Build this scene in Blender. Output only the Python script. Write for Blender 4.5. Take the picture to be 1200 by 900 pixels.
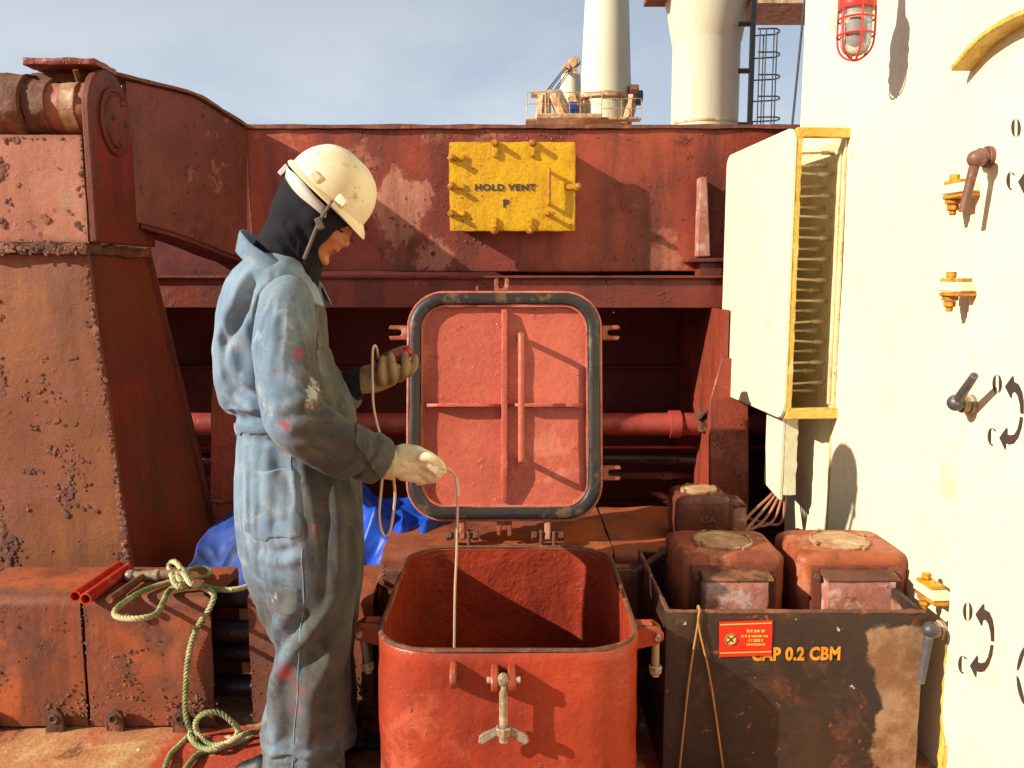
import bpy, bmesh, math, random
import numpy as np
from mathutils import Vector, Matrix, noise as mnoise

for _o in list(bpy.data.objects):
    bpy.data.objects.remove(_o)
SC = bpy.context.scene
COL = SC.collection
R = math.radians
V = Vector

# ------------------------------------------------------------------ camera
FPX, EYE, TILT = 1000.0, 1.35, math.atan(0.125)
cam_d = bpy.data.cameras.new('camera')
cam_d.sensor_width = 36.0
cam_d.lens = 36.0 * FPX / 1200.0
cam_d.clip_start = 0.05
cam_d.clip_end = 9000
cam = bpy.data.objects.new('camera', cam_d)
cam.location = (0, 0, EYE)
cam.rotation_euler = (math.pi / 2 - TILT, 0, 0)
COL.objects.link(cam)
SC.camera = cam

# ------------------------------------------------------------------ sun, sky, exposure
SUN = V((2.4, 1.0, -1.36)).normalized()            # direction the light travels
sun_d = bpy.data.lights.new('sun', 'SUN')
sun_d.energy = 5.0
sun_d.angle = R(0.5)
sun_d.color = (1.0, 0.92, 0.79)
sun = bpy.data.objects.new('sun', sun_d)
sun.rotation_euler = SUN.to_track_quat('-Z', 'Y').to_euler()
sun.location = (-6, -4, 6)
COL.objects.link(sun)
ELEV = math.asin(-SUN.z)
AZ = math.atan2(-SUN.x, -SUN.y)                    # compass angle of the sun from +Y

world = bpy.data.worlds.new('World')
SC.world = world
world.use_nodes = True
wn, wl = world.node_tree.nodes, world.node_tree.links
wn.clear()
w_out = wn.new('ShaderNodeOutputWorld')
w_bg = wn.new('ShaderNodeBackground')
w_sky = wn.new('ShaderNodeTexSky')
w_sky.sky_type = 'NISHITA'
w_sky.sun_disc = False
w_sky.sun_elevation = ELEV
w_sky.sun_rotation = AZ
w_sky.air_density = 1.2
w_sky.dust_density = 1.6
w_sky.ozone_density = 1.5
w_co = wn.new('ShaderNodeTexCoord')
w_mp = wn.new('ShaderNodeMapping')
w_mp.inputs['Scale'].default_value = (1.0, 1.0, 2.6)
w_mp.inputs['Location'].default_value = (0.35, 0.2, 0.1)
w_nz = wn.new('ShaderNodeTexNoise')
w_nz.inputs['Scale'].default_value = 2.1
w_nz.inputs['Detail'].default_value = 6
w_nz.inputs['Roughness'].default_value = 0.52
w_nz.inputs['Distortion'].default_value = 0.3
w_rp = wn.new('ShaderNodeMapRange')
w_rp.interpolation_type = 'SMOOTHSTEP'
for _i, _v in zip((1, 2, 3, 4), (0.36, 0.64, 0.0, 1.0)): w_rp.inputs[_i].default_value = _v
w_cc = wn.new('ShaderNodeMixRGB')
w_cc.inputs['Color1'].default_value = (8.2, 9.5, 11.6, 1)       # blue-grey haze
w_cc.inputs['Color2'].default_value = (11.4, 12.3, 13.2, 1)     # sunlit thin cloud
w_sp = wn.new('ShaderNodeSeparateXYZ')
w_hz = wn.new('ShaderNodeMapRange')
for _i, _v in zip((1, 2, 3, 4), (0.05, 0.55, 0.95, 0.10)): w_hz.inputs[_i].default_value = _v
w_mx = wn.new('ShaderNodeMixRGB')
wl.new(w_co.outputs['Generated'], w_mp.inputs['Vector'])
wl.new(w_mp.outputs['Vector'], w_nz.inputs['Vector'])
wl.new(w_nz.outputs['Fac'], w_rp.inputs[0])
wl.new(w_rp.outputs[0], w_cc.inputs['Fac'])
wl.new(w_co.outputs['Generated'], w_sp.inputs[0])
wl.new(w_sp.outputs['Z'], w_hz.inputs[0])
wl.new(w_hz.outputs[0], w_mx.inputs['Fac'])
wl.new(w_sky.outputs['Color'], w_mx.inputs['Color1'])
wl.new(w_cc.outputs['Color'], w_mx.inputs['Color2'])
wl.new(w_mx.outputs['Color'], w_bg.inputs['Color'])
w_bg.inputs['Strength'].default_value = 0.05
wl.new(w_bg.outputs['Background'], w_out.inputs['Surface'])

SC.view_settings.view_transform = 'Standard'
SC.view_settings.look = 'None'
SC.view_settings.exposure = 0.62
SC.view_settings.gamma = 1.0
SC.render.engine = 'CYCLES'
SC.cycles.use_denoising = True
SC.cycles.max_bounces = 5
SC.cycles.diffuse_bounces = 3
SC.cycles.glossy_bounces = 2
SC.cycles.transparent_max_bounces = 8
SC.cycles.caustics_reflective = False
SC.cycles.caustics_refractive = False

# ------------------------------------------------------------------ where a pixel of the photograph lies in the place
def ray(px, py):
    u, v = (px - 600) / FPX, (450 - py) / FPX
    c, s = math.cos(TILT), math.sin(TILT)
    return V((u, c + v * s, v * c - s))

def P(px, py, Y):
    d = ray(px, py)
    return V((0, 0, EYE)) + d * (Y / d.y)

def PZ(px, py, z):
    d = ray(px, py)
    return V((0, 0, EYE)) + d * ((z - EYE) / d.z)

def PP(px, py, p0, n):
    d = ray(px, py)
    o = V((0, 0, EYE))
    return o + d * ((p0 - o).dot(n) / d.dot(n))

def S(r, g, b):
    f = lambda c: (c / 12.92 if c <= 0.04045 else ((c + 0.055) / 1.055) ** 2.4)
    return (f(r / 255), f(g / 255), f(b / 255), 1.0)

# ------------------------------------------------------------------ materials
class NT:
    def __init__(s, name):
        s.m = bpy.data.materials.new(name)
        s.m.use_nodes = True
        s.n, s.l = s.m.node_tree.nodes, s.m.node_tree.links
        s.b = s.n['Principled BSDF']
        co = s.n.new('ShaderNodeTexCoord')
        oi = s.n.new('ShaderNodeObjectInfo')
        mul = s.n.new('ShaderNodeVectorMath'); mul.operation = 'MULTIPLY_ADD'
        mul.inputs[1].default_value = (17.3, 9.1, 13.7)
        s.l.new(oi.outputs['Random'], mul.inputs[0])
        s.l.new(co.outputs['Object'], mul.inputs[2])
        s.co = mul.outputs[0]
        s.raw = co.outputs['Object']
    def link(s, a, b): s.l.new(a, b)
    def mapped(s, scale, co=None):
        m = s.n.new('ShaderNodeMapping')
        m.inputs['Scale'].default_value = scale
        s.link(co or s.co, m.inputs['Vector'])
        return m.outputs[0]
    def noise(s, scale, detail=6, rough=0.6, co=None, dist=0.0):
        t = s.n.new('ShaderNodeTexNoise')
        t.inputs['Scale'].default_value = scale
        t.inputs['Detail'].default_value = detail
        t.inputs['Roughness'].default_value = rough
        t.inputs['Distortion'].default_value = dist
        s.link(co or s.co, t.inputs['Vector'])
        return t.outputs['Fac']
    def ramp(s, fac, lo, hi, a=0.0, b=1.0):
        t = s.n.new('ShaderNodeMapRange')
        t.clamp = True
        t.interpolation_type = 'SMOOTHSTEP'
        for i, v in zip((1, 2, 3, 4), (lo, hi, a, b)):
            t.inputs[i].default_value = v
        s.link(fac, t.inputs[0])
        return t.outputs[0]
    def math(s, op, a, b=None, clamp=False):
        t = s.n.new('ShaderNodeMath'); t.operation = op; t.use_clamp = clamp
        for i, v in enumerate((a, b)):
            if v is None: continue
            if isinstance(v, (int, float)): t.inputs[i].default_value = v
            else: s.link(v, t.inputs[i])
        return t.outputs[0]
    def mix(s, fac, a, b):
        t = s.n.new('ShaderNodeMixRGB')
        for i, v in zip(('Fac', 'Color1', 'Color2'), (fac, a, b)):
            if isinstance(v, (int, float)): t.inputs[i].default_value = v
            elif isinstance(v, tuple): t.inputs[i].default_value = v
            else: s.link(v, t.inputs[i])
        return t.outputs[0]
    def edge(s, radius):
        bv = s.n.new('ShaderNodeBevel'); bv.samples = 2
        bv.inputs['Radius'].default_value = radius
        ge = s.n.new('ShaderNodeNewGeometry')
        d = s.n.new('ShaderNodeVectorMath'); d.operation = 'DOT_PRODUCT'
        s.link(bv.outputs[0], d.inputs[0]); s.link(ge.outputs['Normal'], d.inputs[1])
        return s.ramp(d.outputs['Value'], 0.995, 0.86)
    def sep(s, co=None):
        t = s.n.new('ShaderNodeSeparateXYZ')
        s.link(co or s.raw, t.inputs[0])
        return t.outputs
    def bump(s, h, strength=0.5, dist=0.004, prev=None):
        t = s.n.new('ShaderNodeBump')
        t.inputs['Strength'].default_value = strength
        t.inputs['Distance'].default_value = dist
        s.link(h, t.inputs['Height'])
        if prev: s.link(prev, t.inputs['Normal'])
        return t.outputs[0]
    def done(s, col, rough=0.6, normal=None, metal=0.0, spec=0.4):
        def put(k, v):
            if isinstance(v, (int, float, tuple)): s.b.inputs[k].default_value = v
            else: s.link(v, s.b.inputs[k])
        put('Base Color', col); put('Roughness', rough); put('Metallic', metal)
        s.b.inputs['Specular IOR Level'].default_value = spec
        if normal: s.link(normal, s.b.inputs['Normal'])
        return s.m

RUST_D, RUST_O, RUST_L = S(62, 34, 28), S(136, 66, 32), S(170, 100, 55)

def steel(name, a, b, c=None, rust=0.45, speck=0.5, streak=0.35, edge=0.6, lump=1.0, rough=(0.38, 0.85), edge_r=0.010,
          c_amt=0.5, scale=1.0, rust_a=RUST_D, rust_b=RUST_O, edge_col=None, spec=0.4, scrape=(), grime=0.0):
    """Old brushed-on ship's paint: two tones, faded or foreign patches (c), runs, rust patches, rust specks and worn edges."""
    t = NT(name)
    big = t.noise(2.3 * scale, 4, 0.62)
    col = t.mix(t.ramp(big, 0.32, 0.68), a, b)
    run = t.noise(1.0, 3, 0.6, t.mapped((26 * scale, 26 * scale, 1.3 * scale)))
    if c is not None:
        pat = t.noise(3.1 * scale, 6, 0.68)
        pm = t.math('MULTIPLY', t.ramp(pat, 0.60 - 0.16 * c_amt, 0.66 - 0.10 * c_amt), 0.8)
        col = t.mix(pm, col, c)
    col = t.mix(t.math('MULTIPLY', t.ramp(run, 0.52, 0.75), streak), col, rust_b)
    for sx, sy, sz, sr in scrape:                    # bare scraped patches with ragged outlines
        d = t.n.new('ShaderNodeVectorMath'); d.operation = 'DISTANCE'
        t.link(t.raw, d.inputs[0]); d.inputs[1].default_value = (sx, sy, sz)
        k = t.math('ADD', t.math('DIVIDE', d.outputs['Value'], sr), t.math('MULTIPLY', t.math('SUBTRACT', t.noise(7, 6, 0.7, t.mapped((1, 1, .5))), 0.5), 2.6))
        col = t.mix(t.math('MULTIPLY', t.ramp(k, 1.0, 0.85), 0.85), col, t.mix(t.ramp(big, 0.4, 0.6), S(196, 140, 112), S(176, 112, 92)))
    if grime:                                        # old soot and rust water in long downward runs
        gm = t.noise(1.0, 5, 0.66, t.mapped((7 * scale, 7 * scale, 1.1 * scale)))
        col = t.mix(t.math('MULTIPLY', t.ramp(gm, 0.46, 0.66), grime), col, S(58, 32, 26))
    rn = t.noise(4.2 * scale, 7, 0.70)
    rmask = t.ramp(rn, 0.68 - 0.22 * rust, 0.80 - 0.16 * rust)
    fine = t.noise(75, 4, 0.72)
    rcol = t.mix(t.ramp(fine, 0.32, 0.66), rust_a, rust_b)
    spn = t.noise(38 * scale, 2, 0.5)
    where = t.ramp(big, 0.40, 0.60)
    smask = t.math('MULTIPLY', t.ramp(spn, 0.70 - 0.08 * speck, 0.74 - 0.06 * speck), where)
    mask = t.math('MAXIMUM', rmask, smask)
    if edge > 0:
        em = t.math('MULTIPLY', t.edge(edge_r), t.ramp(t.noise(24, 3, 0.7), 0.62 - 0.35 * edge, 0.72 - 0.25 * edge))
        if edge_col is None:
            mask = t.math('MAXIMUM', mask, em)
    col = t.mix(mask, col, rcol)
    if edge > 0 and edge_col is not None:
        col = t.mix(em, col, edge_col)
    col = t.mix(t.math('MULTIPLY', t.ramp(fine, 0.4, 0.8), 0.24), col, S(40, 24, 20))
    ro = t.math('ADD', rough[0], t.math('MULTIPLY', mask, rough[1] - rough[0]))
    ro = t.math('ADD', ro, t.math('MULTIPLY', t.math('SUBTRACT', big, 0.5), 0.5), True)
    h1 = t.noise(13 * scale, 4, 0.62)
    n1 = t.bump(h1, 0.55 * min(lump, 1.8), 0.012 / scale ** .8)
    crust = t.math('ADD', t.math('MULTIPLY', t.math('MAXIMUM', t.ramp(rn, 0.68 - 0.22 * rust, 0.80 - 0.16 * rust), smask), 0.7), t.math('MULTIPLY', fine, 0.5))
    n2 = t.bump(crust, 0.7 * min(1.0, lump + 0.15), 0.005 / scale ** .35, n1)
    return t.done(col, ro, n2, 0.0, spec)

M = {}
M['coaming'] = steel('red_oxide_coaming_paint', S(132, 55, 40), S(96, 39, 31), S(158, 98, 76), rust=0.48, speck=0.8, streak=0.42, edge=0.9, c_amt=-0.1, rust_a=S(60, 32, 27), rust_b=S(116, 56, 34), lump=0.6, rough=(0.45, 0.88), edge_r=0.02, grime=0.55)
M['coaming_face'] = steel('scraped_red_oxide_coaming_face', S(162, 72, 48), S(118, 47, 36), S(172, 106, 82), rust=0.48, speck=0.8, streak=0.42, edge=0.9, c_amt=0.1, rust_a=S(60, 32, 27), rust_b=S(120, 58, 34), lump=0.6, rough=(0.45, 0.88), edge_r=0.02, scrape=((-.50, -.05, 1.64, .17), (-.36, 0, 1.44, .10), (.10, 0, 1.75, .05)), grime=0.5)
M['brace'] = steel('red_oxide_brace_paint', S(152, 66, 46), S(126, 54, 40), S(164, 90, 68), rust=0.22, speck=0.7, streak=0.2, edge=0.8, c_amt=0.2, grime=0.4)
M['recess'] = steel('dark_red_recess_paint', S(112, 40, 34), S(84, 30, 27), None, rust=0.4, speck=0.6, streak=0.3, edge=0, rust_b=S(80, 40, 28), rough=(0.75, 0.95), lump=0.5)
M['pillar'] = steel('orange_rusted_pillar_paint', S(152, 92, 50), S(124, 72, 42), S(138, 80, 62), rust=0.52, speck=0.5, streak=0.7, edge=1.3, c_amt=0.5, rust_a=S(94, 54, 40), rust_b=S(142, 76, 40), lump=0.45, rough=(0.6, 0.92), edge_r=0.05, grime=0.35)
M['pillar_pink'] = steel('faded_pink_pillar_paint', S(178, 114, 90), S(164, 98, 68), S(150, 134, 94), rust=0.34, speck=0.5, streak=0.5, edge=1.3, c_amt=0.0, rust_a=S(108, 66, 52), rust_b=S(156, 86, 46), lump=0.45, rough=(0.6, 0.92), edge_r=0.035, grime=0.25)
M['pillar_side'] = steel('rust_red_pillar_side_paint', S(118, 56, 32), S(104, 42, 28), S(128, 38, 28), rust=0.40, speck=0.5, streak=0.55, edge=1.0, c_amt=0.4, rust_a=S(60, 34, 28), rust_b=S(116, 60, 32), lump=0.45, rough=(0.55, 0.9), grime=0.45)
M['cover'] = steel('orange_rusted_cover_paint', S(174, 88, 44), S(134, 68, 42), S(106, 66, 56), rust=0.78, speck=0.5, streak=0.7, edge=1.3, c_amt=0.5, rust_a=S(82, 52, 45), rust_b=S(130, 72, 42), lump=0.45, rough=(0.6, 0.92), edge_r=0.05, grime=0.55)
M['hatch'] = steel('fresh_red_oxide_hatch_paint', S(170, 66, 41), S(138, 50, 34), S(178, 86, 60), rust=0.24, speck=0.35, streak=0.22, edge=0.8, lump=0.75, rough=(0.34, 0.8), c_amt=0.45, edge_col=S(112, 78, 58), rust_a=S(122, 52, 36), rust_b=S(150, 62, 36), edge_r=0.012, grime=0.28)
M['lid'] = steel('salmon_red_lid_paint', S(192, 98, 76), S(174, 84, 64), S(202, 118, 96), rust=0.12, speck=0.35, streak=0.10, edge=0.7, lump=0.9, rough=(0.30, 0.7), c_amt=0.3, edge_col=S(196, 156, 134), edge_r=0.005, rust_a=S(150, 76, 58), rust_b=S(168, 86, 64), grime=0.12)
M['inner'] = steel('red_hatch_inner_paint', S(160, 60, 36), S(140, 50, 32), None, rust=0.12, speck=0.4, streak=0.15, edge=0, lump=1.8, rough=(0.30, 0.8), grime=0.3)
M['lug'] = steel('worn_orange_lug_paint', S(176, 92, 66), S(140, 66, 44), S(196, 150, 124), rust=0.6, speck=0.9, streak=0.1, edge=1.2, c_amt=0.5, scale=4)
M['rust'] = steel('bare_brown_rust', S(106, 66, 46), S(82, 50, 38), S(136, 84, 54), rust=0.4, speck=0.5, streak=0.1, edge=0, lump=2.0, rough=(0.75, 0.95), scale=3, c_amt=0.5, rust_a=S(70, 42, 34))
M['dark_rust'] = steel('dark_scale_rust', S(126, 82, 64), S(100, 62, 50), S(150, 94, 62), rust=0.5, speck=0.5, streak=0.0, edge=0, lump=2.0, rough=(0.8, 0.95), scale=4, c_amt=0.5, rust_a=S(92, 56, 46))
M['vent'] = steel('rusty_vent_head_paint', S(168, 88, 52), S(138, 66, 44), S(186, 116, 86), rust=0.5, speck=0.6, streak=0.25, edge=1.3, c_amt=0.35, scale=2.2, lump=0.6, rough=(0.5, 0.9), edge_r=0.02, grime=0.4)
M['vent_side'] = steel('brown_vent_head_paint', S(116, 64, 46), S(94, 50, 38), S(146, 84, 60), rust=0.4, speck=0.6, streak=0.2, edge=0.9, c_amt=0.3, scale=2.2, grime=0.4)
M['vent_cap'] = steel('pale_vent_cap_paint', S(186, 150, 112), S(162, 116, 82), S(196, 176, 144), rust=0.45, speck=0.9, streak=0.0, edge=1.3, c_amt=0.5, scale=6, lump=0.4, rough=(0.55, 0.9), rust_a=S(112, 68, 48))
M['flap'] = steel('worn_grey_pink_flap_paint', S(178, 128, 116), S(164, 98, 78), S(196, 164, 154), rust=0.5, speck=0.9, streak=0.2, edge=1.1, c_amt=0.6, scale=4, lump=0.5, rough=(0.5, 0.9))
M['yellow'] = steel('yellow_vent_paint', S(208, 164, 12), S(198, 148, 8), S(188, 132, 18), rust=0.14, speck=0.8, streak=0.35, edge=0.7, lump=1.5, rough=(0.35, 0.8), c_amt=0.2, rust_b=S(170, 96, 20), scale=2)
M['yellow_worn'] = steel('worn_yellow_fitting_paint', S(220, 160, 24), S(196, 130, 36), S(176, 110, 60), rust=0.45, speck=1.0, streak=0.2, edge=1.1, c_amt=0.4, scale=6)
M['white'] = steel('cream_white_wall_paint', S(228, 221, 188), S(224, 215, 178), S(218, 202, 150), rust=0.0, speck=-1.0, streak=0.03, edge=0.12, lump=0.22, rough=(0.35, 0.7), c_amt=-0.1, edge_col=S(206, 166, 76), edge_r=0.006, rust_b=S(190, 150, 80))
M['white_edge'] = steel('yellowed_frame_paint', S(214, 184, 88), S(204, 164, 58), S(220, 200, 130), rust=0.08, speck=0.6, streak=0.1, edge=0.3, lump=1.0, c_amt=0.4, scale=3)
M['panel_in'] = steel('cream_panel_paint', S(226, 208, 164), S(214, 190, 140), None, rust=0.12, speck=0.5, streak=0.25, edge=0.3, scale=3)
M['brass'] = steel('dull_grease_fitting_metal', S(214, 192, 144), S(192, 164, 116), S(220, 204, 162), rust=0.0, speck=0.2, streak=0, edge=0, scale=8, c_amt=0.4)
M['crane'] = steel('cream_crane_paint', S(224, 217, 186), S(218, 208, 172), None, rust=0.0, speck=-1, streak=0.25, edge=0, lump=0.2, scale=0.15, rough=(0.5, 0.7), rust_b=S(176, 150, 100))
M['crane_rust'] = steel('rust_stained_crane_steel', S(214, 186, 140), S(178, 124, 78), S(220, 205, 170), rust=0.55, speck=0.8, streak=0.4, edge=0, scale=1.5, c_amt=0.4)
M['black_steel'] = steel('black_painted_steel', S(34, 33, 36), S(46, 44, 46), None, rust=0.2, speck=0.6, streak=0, edge=0.5, scale=4, edge_col=S(96, 84, 74))
M['dog_brown'] = steel('brown_dog_lever_steel', S(134, 98, 80), S(108, 74, 62), S(150, 112, 92), rust=0.4, speck=0.6, streak=0, edge=0.7, scale=8, c_amt=0.4)
M['dog_grey'] = steel('dark_grey_dog_lever_paint', S(70, 68, 72), S(54, 53, 58), None, rust=0.1, speck=0.3, streak=0, edge=0.8, scale=8, edge_col=S(128, 122, 118))
M['red_pipe'] = steel('bright_red_pipe_paint', S(190, 48, 26), S(164, 40, 26), S(200, 84, 50), rust=0.25, speck=0.8, streak=0.1, edge=0.4, scale=6, c_amt=0.3)
M['lane_pipe'] = steel('old_red_lane_pipe_paint', S(170, 74, 62), S(140, 52, 46), None, rust=0.35, speck=0.7, streak=0.1, edge=0, scale=3)
M['black_pipe'] = steel('dark_lane_pipe_paint', S(52, 32, 32), S(40, 30, 32), None, rust=0.4, speck=0.5, streak=0.1, edge=0, scale=3)
M['grey_bolt'] = steel('weathered_bolt_metal', S(154, 132, 96), S(120, 92, 66), S(176, 160, 130), rust=0.5, speck=0.8, streak=0, edge=0.8, scale=9, c_amt=0.5, edge_col=S(190, 180, 160))
M['wing'] = steel('worn_grey_wing_nut_metal', S(172, 166, 152), S(140, 124, 100), None, rust=0.35, speck=0.6, streak=0, edge=0.5, scale=9)
M['gasket'] = steel('dark_rubber_gasket', S(56, 48, 43), S(38, 34, 34), S(104, 82, 58), rust=0.15, speck=0.3, streak=0, edge=0.9, lump=0.5, scale=4, c_amt=0.30, edge_col=S(132, 118, 98), edge_r=0.006, rust_b=S(112, 78, 46))

def black_tank():
    t = NT('worn_black_tank_paint')
    base = t.mix(t.ramp(t.noise(3, 8, 0.65), 0.35, 0.7), S(40, 30, 25), S(66, 47, 36))
    x = t.sep()
    rn = t.noise(5.0, 11, 0.72, dist=0.5)
    base = t.mix(t.ramp(rn, 0.50, 0.68), base, S(104, 58, 36))
    base = t.mix(t.ramp(t.noise(26, 4, 0.6), 0.66, 0.72), base, S(128, 70, 44))
    # bare beige undercoat where the black has come off towards the wall end of the front plate
    edge = t.math('ADD', x['X'], t.math('MULTIPLY', t.math('SUBTRACT', t.noise(6, 8, 0.6), 0.5), 0.22))
    patch = t.math('MULTIPLY', t.ramp(edge, 0.200, 0.217), t.ramp(t.math('ADD', x['Z'], t.math('MULTIPLY', t.noise(9, 6, 0.6), 0.12)), 0.50, 0.485))
    base = t.mix(patch, base, t.mix(t.ramp(t.noise(7, 7, 0.7), 0.4, 0.62), S(150, 120, 92), S(118, 80, 50)))
    chip = t.math('MULTIPLY', t.ramp(t.noise(17, 3, 0.5), 0.70, 0.72), 0.9)
    base = t.mix(chip, base, S(196, 176, 138))
    n = t.bump(t.noise(16, 6, 0.65), 0.6, 0.008)
    n = t.bump(t.ramp(rn, 0.54, 0.66), 0.6, 0.004, n)
    n = t.bump(t.noise(90, 5, 0.7), 0.35, 0.003, n)
    return t.done(base, t.ramp(t.noise(8, 6, 0.6), 0.3, 0.7, 0.32, 0.62), n)
M['tank'] = black_tank()

def deck_mat():
    t = NT('worn_red_and_cream_deck_paint')
    g = t.noise(2.2, 9, 0.66, dist=0.6)
    col = t.mix(t.ramp(g, 0.42, 0.56), S(176, 66, 40), S(186, 128, 84))
    col = t.mix(t.ramp(t.noise(5.1, 10, 0.7, dist=0.4), 0.50, 0.62), col, S(200, 160, 104))
    col = t.mix(t.ramp(t.noise(3.3, 8, 0.68, dist=0.8), 0.56, 0.64), col, S(112, 62, 46))
    col = t.mix(t.ramp(t.noise(14, 3, 0.5), 0.69, 0.72), col, S(222, 200, 168))
    col = t.mix(t.math('MULTIPLY', t.ramp(t.noise(90, 5, 0.7), 0.4, 0.75), 0.45), col, S(92, 54, 40))
    n = t.bump(t.noise(7, 8, 0.66), 0.7, 0.015)
    n = t.bump(t.noise(80, 6, 0.72), 0.6, 0.005, n)
    return t.done(col, t.ramp(t.noise(11, 5, 0.6), 0.3, 0.7, 0.5, 0.9), n)
M['deck'] = deck_mat()

def plain(name, col, rough=0.6, var=0.15, bump=0.0, bscale=60, metal=0, dark=None, spec=0.4):
    t = NT(name)
    d = dark or tuple(c * (1 - 2.2 * var) for c in col[:3]) + (1,)
    c = t.mix(t.ramp(t.noise(9, 6, 0.65), 0.35, 0.7), col, d)
    n = t.bump(t.noise(bscale, 5, 0.65), bump, 0.004) if bump else None
    return t.done(c, rough, n, metal, spec)

M['tarp'] = plain('blue_tarpaulin', S(24, 74, 180), 0.38, 0.12, 0.25, 300)
M['tarp_dirty'] = plain('dirty_blue_tarpaulin', S(34, 66, 140), 0.5, 0.2, 0.3, 200, dark=S(60, 62, 84))
M['letter_dark'] = plain('stencilled_dark_paint', S(66, 52, 48), 0.6, 0.1)
M['letter_yellow'] = plain('worn_yellow_lettering', S(226, 160, 40), 0.6, 0.15, dark=S(170, 96, 30))
M['sign_red'] = plain('red_placard', S(206, 44, 26), 0.35, 0.08)
M['sign_yellow'] = plain('placard_yellow_print', S(232, 190, 90), 0.4, 0.08)
M['twine'] = plain('tan_twine', S(176, 128, 62), 0.8, 0.1, 0.3, 400)
M['cable'] = plain('pink_brown_cable', S(176, 116, 92), 0.55, 0.12)
M['lamp_red'] = plain('red_lamp_enamel', S(206, 58, 46), 0.35, 0.1)
M['red_tape'] = plain('red_tape', S(176, 46, 34), 0.4, 0.1)
M['sea'] = plain('grey_blue_sea', S(60, 80, 96), 0.15, 0.2, 0.6, 0.5)

def rope_mat():
    t = NT('green_and_cream_twisted_rope')
    c = t.mix(t.ramp(t.noise(7, 3, 0.5), 0.40, 0.58), S(190, 180, 132), S(124, 134, 80))
    c = t.mix(t.math('MULTIPLY', t.ramp(t.noise(220, 3, 0.6), 0.5, 0.7), 0.35), c, S(90, 94, 56))
    return t.done(c, 0.75, t.bump(t.noise(400, 3, 0.6), 0.5, 0.002))
M['rope'] = rope_mat()

def glassy(name, col, rough=0.08, trans=0.9):
    t = NT(name)
    t.b.inputs['Transmission Weight'].default_value = trans
    t.b.inputs['IOR'].default_value = 1.4
    return t.done(col, rough, t.bump(t.noise(40, 3, 0.5), 0.1, 0.002))
M['glass'] = glassy('frosted_lamp_glass', S(240, 236, 228), 0.25, 0.75)
M['hose'] = glassy('clear_yellowed_tube', S(216, 186, 160), 0.22, 0.25)
M['clear_red'] = glassy('clear_red_plastic', S(214, 110, 90), 0.12, 0.5)
# ------------------------------------------------------------------ mesh helpers
def basis(axis):
    a = V(axis).normalized()
    h = V((0, 0, 1)) if abs(a.z) < 0.9 else V((1, 0, 0))
    x = a.cross(h).normalized()
    return x, a.cross(x).normalized() * -1, a

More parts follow.
